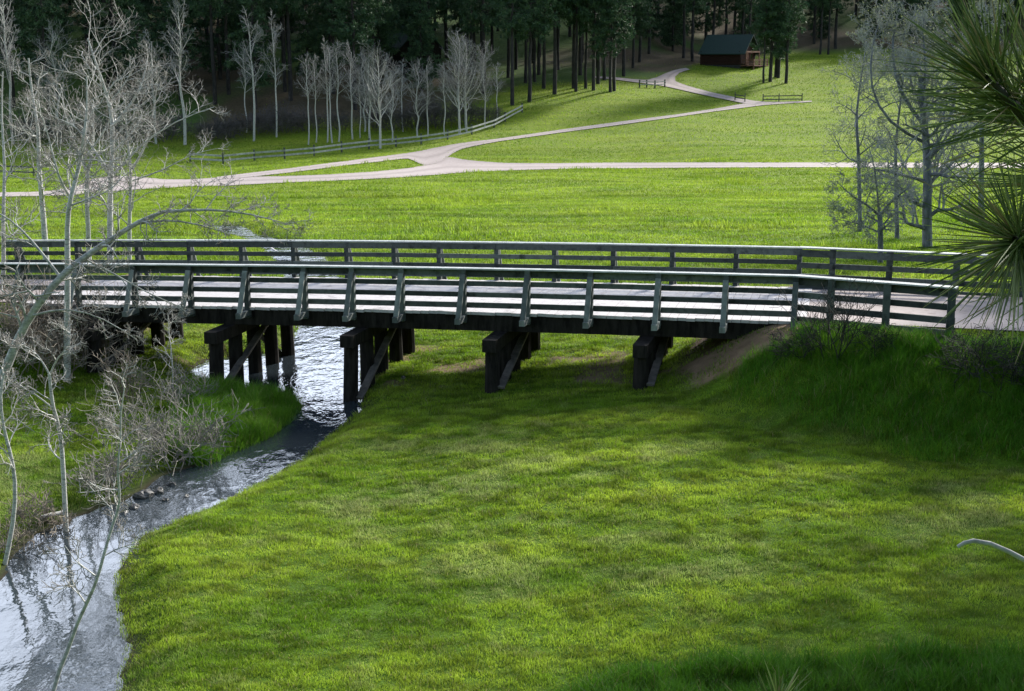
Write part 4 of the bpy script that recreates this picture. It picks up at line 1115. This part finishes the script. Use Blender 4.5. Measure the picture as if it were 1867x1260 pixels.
# ------------------------------------------------------------------ cabins
def cabin(label, p, rz, L, W, wallh, ridge, porch=True, wm='logwall'):
    r = empty('log_cabin', p, label, 'cabin', rz=rz)
    mb = MB(); mb.box((-L / 2 - .05, -W / 2 - .05, -1.5), (L / 2 + .05, W / 2 + .05, .35)); mb.build('foundation', M['stone'], r)
    mb = MB()
    n = int(wallh / .24)
    for k in range(n):
        z = .36 + .24 * k + .12
        for s in (-1, 1):
            mb.tube([np.array([-L / 2 - .2, s * W / 2, z]), np.array([L / 2 + .2, s * W / 2, z])], [.13, .13], 8, True)
            mb.tube([np.array([s * L / 2, -W / 2 - .2, z + .1]), np.array([s * L / 2, W / 2 + .2, z + .1])], [.13, .13], 8, True)
    z0 = .36 + wallh
    for s in (-1, 1):
        mb.add([(s * L / 2 - .06, -W / 2, z0), (s * L / 2 - .06, W / 2, z0), (s * L / 2 - .06, 0, z0 + ridge - .2), (s * L / 2 + .06, -W / 2, z0), (s * L / 2 + .06, W / 2, z0), (s * L / 2 + .06, 0, z0 + ridge - .2)], [[0, 1, 2], [5, 4, 3]])
    mb.build('wall', M[wm], r, False)
    ov = .55; ex = 1.1 if porch else .4
    sl = ridge / (W / 2)
    for s in (-1, 1):
        a_ = np.array([-L / 2 - .4, 0, z0 + ridge]); y1 = s * (W / 2 + ov); z1 = z0 - sl * ov
        mb = MB(); V = [(-L / 2 - .4, 0, z0 + ridge), (L / 2 + ex, 0, z0 + ridge), (L / 2 + ex, y1, z1), (-L / 2 - .4, y1, z1)]
        V = V + [(x, y, z + .14) for x, y, z in V]
        mb.add(V, [[0, 1, 2, 3], [7, 6, 5, 4], [0, 4, 5, 1], [1, 5, 6, 2], [2, 6, 7, 3], [3, 7, 4, 0]]); mb.build('roof', M['roof'], r)
    def win(x0, x1, z_0, z_1, face):
        f = MB(); g = MB()
        if face == 'front':
            y = -W / 2 - .16
            for (a, b, c, d) in ((x0 - .1, x1 + .1, z_0 - .1, z_0), (x0 - .1, x1 + .1, z_1, z_1 + .1), (x0 - .1, x0, z_0, z_1), (x1, x1 + .1, z_0, z_1)): f.box((a, y - .04, c), (b, y + .1, d))
            g.box((x0, y + .02, z_0), (x1, y + .06, z_1))
        else:
            x = L / 2 + .16
            for (a, b, c, d) in ((x0 - .1, x1 + .1, z_0 - .1, z_0), (x0 - .1, x1 + .1, z_1, z_1 + .1), (x0 - .1, x0, z_0, z_1), (x1, x1 + .1, z_0, z_1)): f.box((x - .1, a, c), (x + .04, b, d))
            g.box((x - .06, x0, z_0), (x - .02, x1, z_1))
        o = f.build('window', M['porchwood'], r); g.build('pane', M['glass'], o)
    if porch:
        mb = MB(); mb.box((L / 2 + .16, -W / 2 + .2, .15), (L / 2 + 2.5, W / 2 + .5, .33)); mb.build('porch_deck', M['porchwood'], r)
        for y in (-W / 2 + .3, 0.0, W / 2 + .4):
            mb = MB(); mb.box((L / 2 + 2.3, y - .08, -1.4), (L / 2 + 2.46, y + .08, 1.3)); mb.build('porch_post', M['porchwood'], r)
        for y in (-W / 2 + .3, W / 2 - .1):
            mb = MB(); mb.box((L / 2 + .95, y - .1, .33), (L / 2 + 1.1, y + .1, z0 + .02 + max(0, (W / 2 - abs(y)) * sl * .3))); mb.build('porch_column', M['porchwood'], r)
        mb = MB(); mb.box((L / 2 + .94, -W / 2 + .1, z0 - .18), (L / 2 + 1.12, W / 2, z0 + .1)); mb.build('porch_beam', M['porchwood'], r)
        mb = MB()
        for z in (.5, .75, 1.0, 1.22): mb.box((L / 2 + 2.31, -W / 2 + .25, z), (L / 2 + 2.45, W / 2 + .5, z + .1))
        for z in (.5, .75, 1.0, 1.22):
            mb.box((L / 2 + .3, -W / 2 + .22, z), (L / 2 + 2.3, -W / 2 + .34, z + .1))
        mb.build('porch_railing', M['porchwood'], r)
        win(W * .18, W * .34, 1.1, 2.2, 'side')
        d = MB(); d.box((L / 2 + .1, -.55, .36), (L / 2 + .19, .45, 2.35)); o = d.build('door', M['porchwood'], r)
        k = MB(); k.tube([np.array([L / 2 + .2, .33, 1.35]), np.array([L / 2 + .28, .33, 1.35])], [.04, .04], 6, True); k.build('handle', M['stone'], o)
    return r
zc = min(hz(cab_p[0] + dx, cab_p[1] + dy) for dx in (-3, 3) for dy in (-3, 3))
cabin('small dark log cabin with blue-grey roof and railed porch on the rise before the forest', (cab_p[0], cab_p[1], at_Y(1318, 121, 233)[2] - .1), R(-33), 7.1, 5.9, 2.2, 2.7)
c2p = np.array([x_at(752, 214), 214.0])
r2 = cabin('dark gabled cabin almost hidden among the trees above the bare aspens', (c2p[0], c2p[1], hz(c2p[0], c2p[1]) + .2), R(-60), 7.5, 6.5, 3.4, 3.0, False, 'creo')  # walls borrow the near-black bridge timber to stand in for tree shadow

# ------------------------------------------------------------------ creek stones and logs
def rock_mesh(seed, s):
    rng = RS(seed); mb = MB(); n, k = 7, 10; V = []
    ph = rng.uniform(0, 6, 6)
    for i_ in range(n + 1):
        for j_ in range(k):
            t = math.pi * i_ / n; a_ = 2 * math.pi * j_ / k
            jt = rng.normal(0, .09) if 0 < i_ < n else 0
            r_ = 1 + jt + .22 * math.sin(2 * a_ + ph[0]) * math.sin(t) + .15 * math.sin(3 * a_ + ph[1] + 2 * t) + .12 * math.cos(3 * t + ph[2])
            V.append((r_ * math.sin(t) * math.cos(a_) * s, r_ * math.sin(t) * math.sin(a_) * s * .8, r_ * math.cos(t) * s * .55))
    f = [[i_ * k + j_, (i_ + 1) * k + j_, (i_ + 1) * k + (j_ + 1) % k, i_ * k + (j_ + 1) % k] for i_ in range(n) for j_ in range(k)]
    mb.add(V, f); return mb
rocks = [(262, 905, .30, 'largest dark rock at the creek narrows'), (290, 897, .2, 'rock right of the largest dark rock at the narrows'), (312, 884, .16, 'rock in the riffle above the narrows'), (245, 925, .18, 'flat rock just below the largest dark rock'), (300, 912, .12, 'small wet rock in the middle of the narrows'),
         (225, 935, .14, 'rock below the brush near the calm pool'), (340, 905, .1, 'small stone against the right bank of the narrows'), (430, 815, .12, 'stone under the tall grass tuft'),
         (735, 690, .16, 'stone beside the third bent at the lawn edge'), (722, 705, .12, 'small stone at the foot of the third bent')]
for k, (px, py, s, lab) in enumerate(rocks):
    p = march(px, py, lambda X, Y: np.maximum(h(X, Y), zwater(X, Y)))
    o = rock_mesh(200 + k, s * .72).build('creek_rock', M['rock'], None, False, loc=None); o.location = p; o.rotation_euler = (0, 0, k * 1.3)
    tag(o, lab, 'rock', 'rocks in the creek')
def log_obj(label, a_, b_, r0, r1, name='fallen_log'):
    a_, b_ = np.array(a_), np.array(b_); c = (a_ + b_) / 2; rng = RS(7); mb = MB()
    P = [a_ + (b_ - a_) * t + rng.normal(0, .012, 3) - c for t in np.linspace(0, 1, 6)]
    mb.tube(P, np.linspace(r0, r1, 6), 8, True); o = mb.build(name, M['log'], None, True); o.location = c; tag(o, label, 'log')
g1, g2 = march(74, 952, h), march(121, 946, h); log_obj('short white log lying on the left creek bank', g1 + [0, 0, .10], g2 + [0, 0, .16], .05, .04)
g1, g2 = march(475, 446, h), march(505, 470, h); log_obj('bleached log across the creek bed beyond the bridge', g1 + [0, 0, .15], g2 + [0, 0, .3], .10, .06)

# ------------------------------------------------------------------ light
SUN_EL, SUN_AZ = R(26), R(38)
w = bpy.data.worlds.new('World'); sc.world = w; w.use_nodes = True; nt = w.node_tree
bg = nt.nodes['Background']; sky = nt.nodes.new('ShaderNodeTexSky'); sky.sky_type = 'NISHITA'; sky.sun_disc = False
sky.sun_elevation = SUN_EL; sky.sun_rotation = SUN_AZ; sky.air_density = 1.2; sky.dust_density = 2.0
tc = nt.nodes.new('ShaderNodeTexCoord')
cn = noise(nt, 3.2, 8, .62, tc.outputs['Generated'], (1, 1, 2.2)); cr = ramp(nt, cn.outputs['Fac'], [(.32, (0, 0, 0)), (.50, (1, 1, 1))])
sx = nt.nodes.new('ShaderNodeSeparateXYZ'); nt.links.new(tc.outputs['Generated'], sx.inputs[0])
lo = nt.nodes.new('ShaderNodeMapRange'); lo.inputs['From Min'].default_value = .42; lo.inputs['From Max'].default_value = .70; lo.inputs['To Min'].default_value = 1; lo.inputs['To Max'].default_value = .12
nt.links.new(sx.outputs['Z'], lo.inputs['Value'])
ml = nt.nodes.new('ShaderNodeMath'); ml.operation = 'MULTIPLY'; nt.links.new(cr.outputs['Color'], ml.inputs[0]); nt.links.new(lo.outputs[0], ml.inputs[1])
sd_ = nt.nodes.new('ShaderNodeMapRange'); sd_.inputs['From Min'].default_value = -.25; sd_.inputs['From Max'].default_value = .55; sd_.inputs['To Min'].default_value = .1; sd_.inputs['To Max'].default_value = 1
nt.links.new(sx.outputs['Y'], sd_.inputs['Value']); ml2 = nt.nodes.new('ShaderNodeMath'); ml2.operation = 'MULTIPLY'; nt.links.new(ml.outputs[0], ml2.inputs[0]); nt.links.new(sd_.outputs[0], ml2.inputs[1]); ml = ml2
cm = nt.nodes.new('ShaderNodeMix'); cm.data_type = 'RGBA'; nt.links.new(ml.outputs[0], cm.inputs['Factor']); nt.links.new(sky.outputs[0], cm.inputs['A']); cm.inputs['B'].default_value = (14.5, 16.2, 19.5, 1)
nt.links.new(cm.outputs['Result'], bg.inputs['Color']); bg.inputs['Strength'].default_value = .095
sd = bpy.data.lights.new('sun', 'SUN'); sd.energy = 4.2; sd.angle = R(7); sd.color = (1, .95, .86)
so = bpy.data.objects.new('sun', sd); col.objects.link(so)
dirv = Vector((math.sin(SUN_AZ) * math.cos(SUN_EL), math.cos(SUN_AZ) * math.cos(SUN_EL), math.sin(SUN_EL)))
so.rotation_euler = (-dirv).to_track_quat('-Z', 'Y').to_euler(); so.location = (30, 60, 60)

cam = bpy.data.cameras.new('camera'); co = bpy.data.objects.new('camera', cam); col.objects.link(co)
co.location = (0, 0, CAMZ); co.rotation_euler = (R(90) - PHI, 0, 0)
cam.sensor_width = 36; cam.lens = 36 * F / 1867; cam.clip_end = 3000; cam.clip_start = .05
sc.camera = co
sc.view_settings.view_transform = 'Standard'; sc.view_settings.look = 'None'; sc.view_settings.gamma = 1; sc.view_settings.use_curve_mapping = False
sc.view_settings.exposure = 1.15
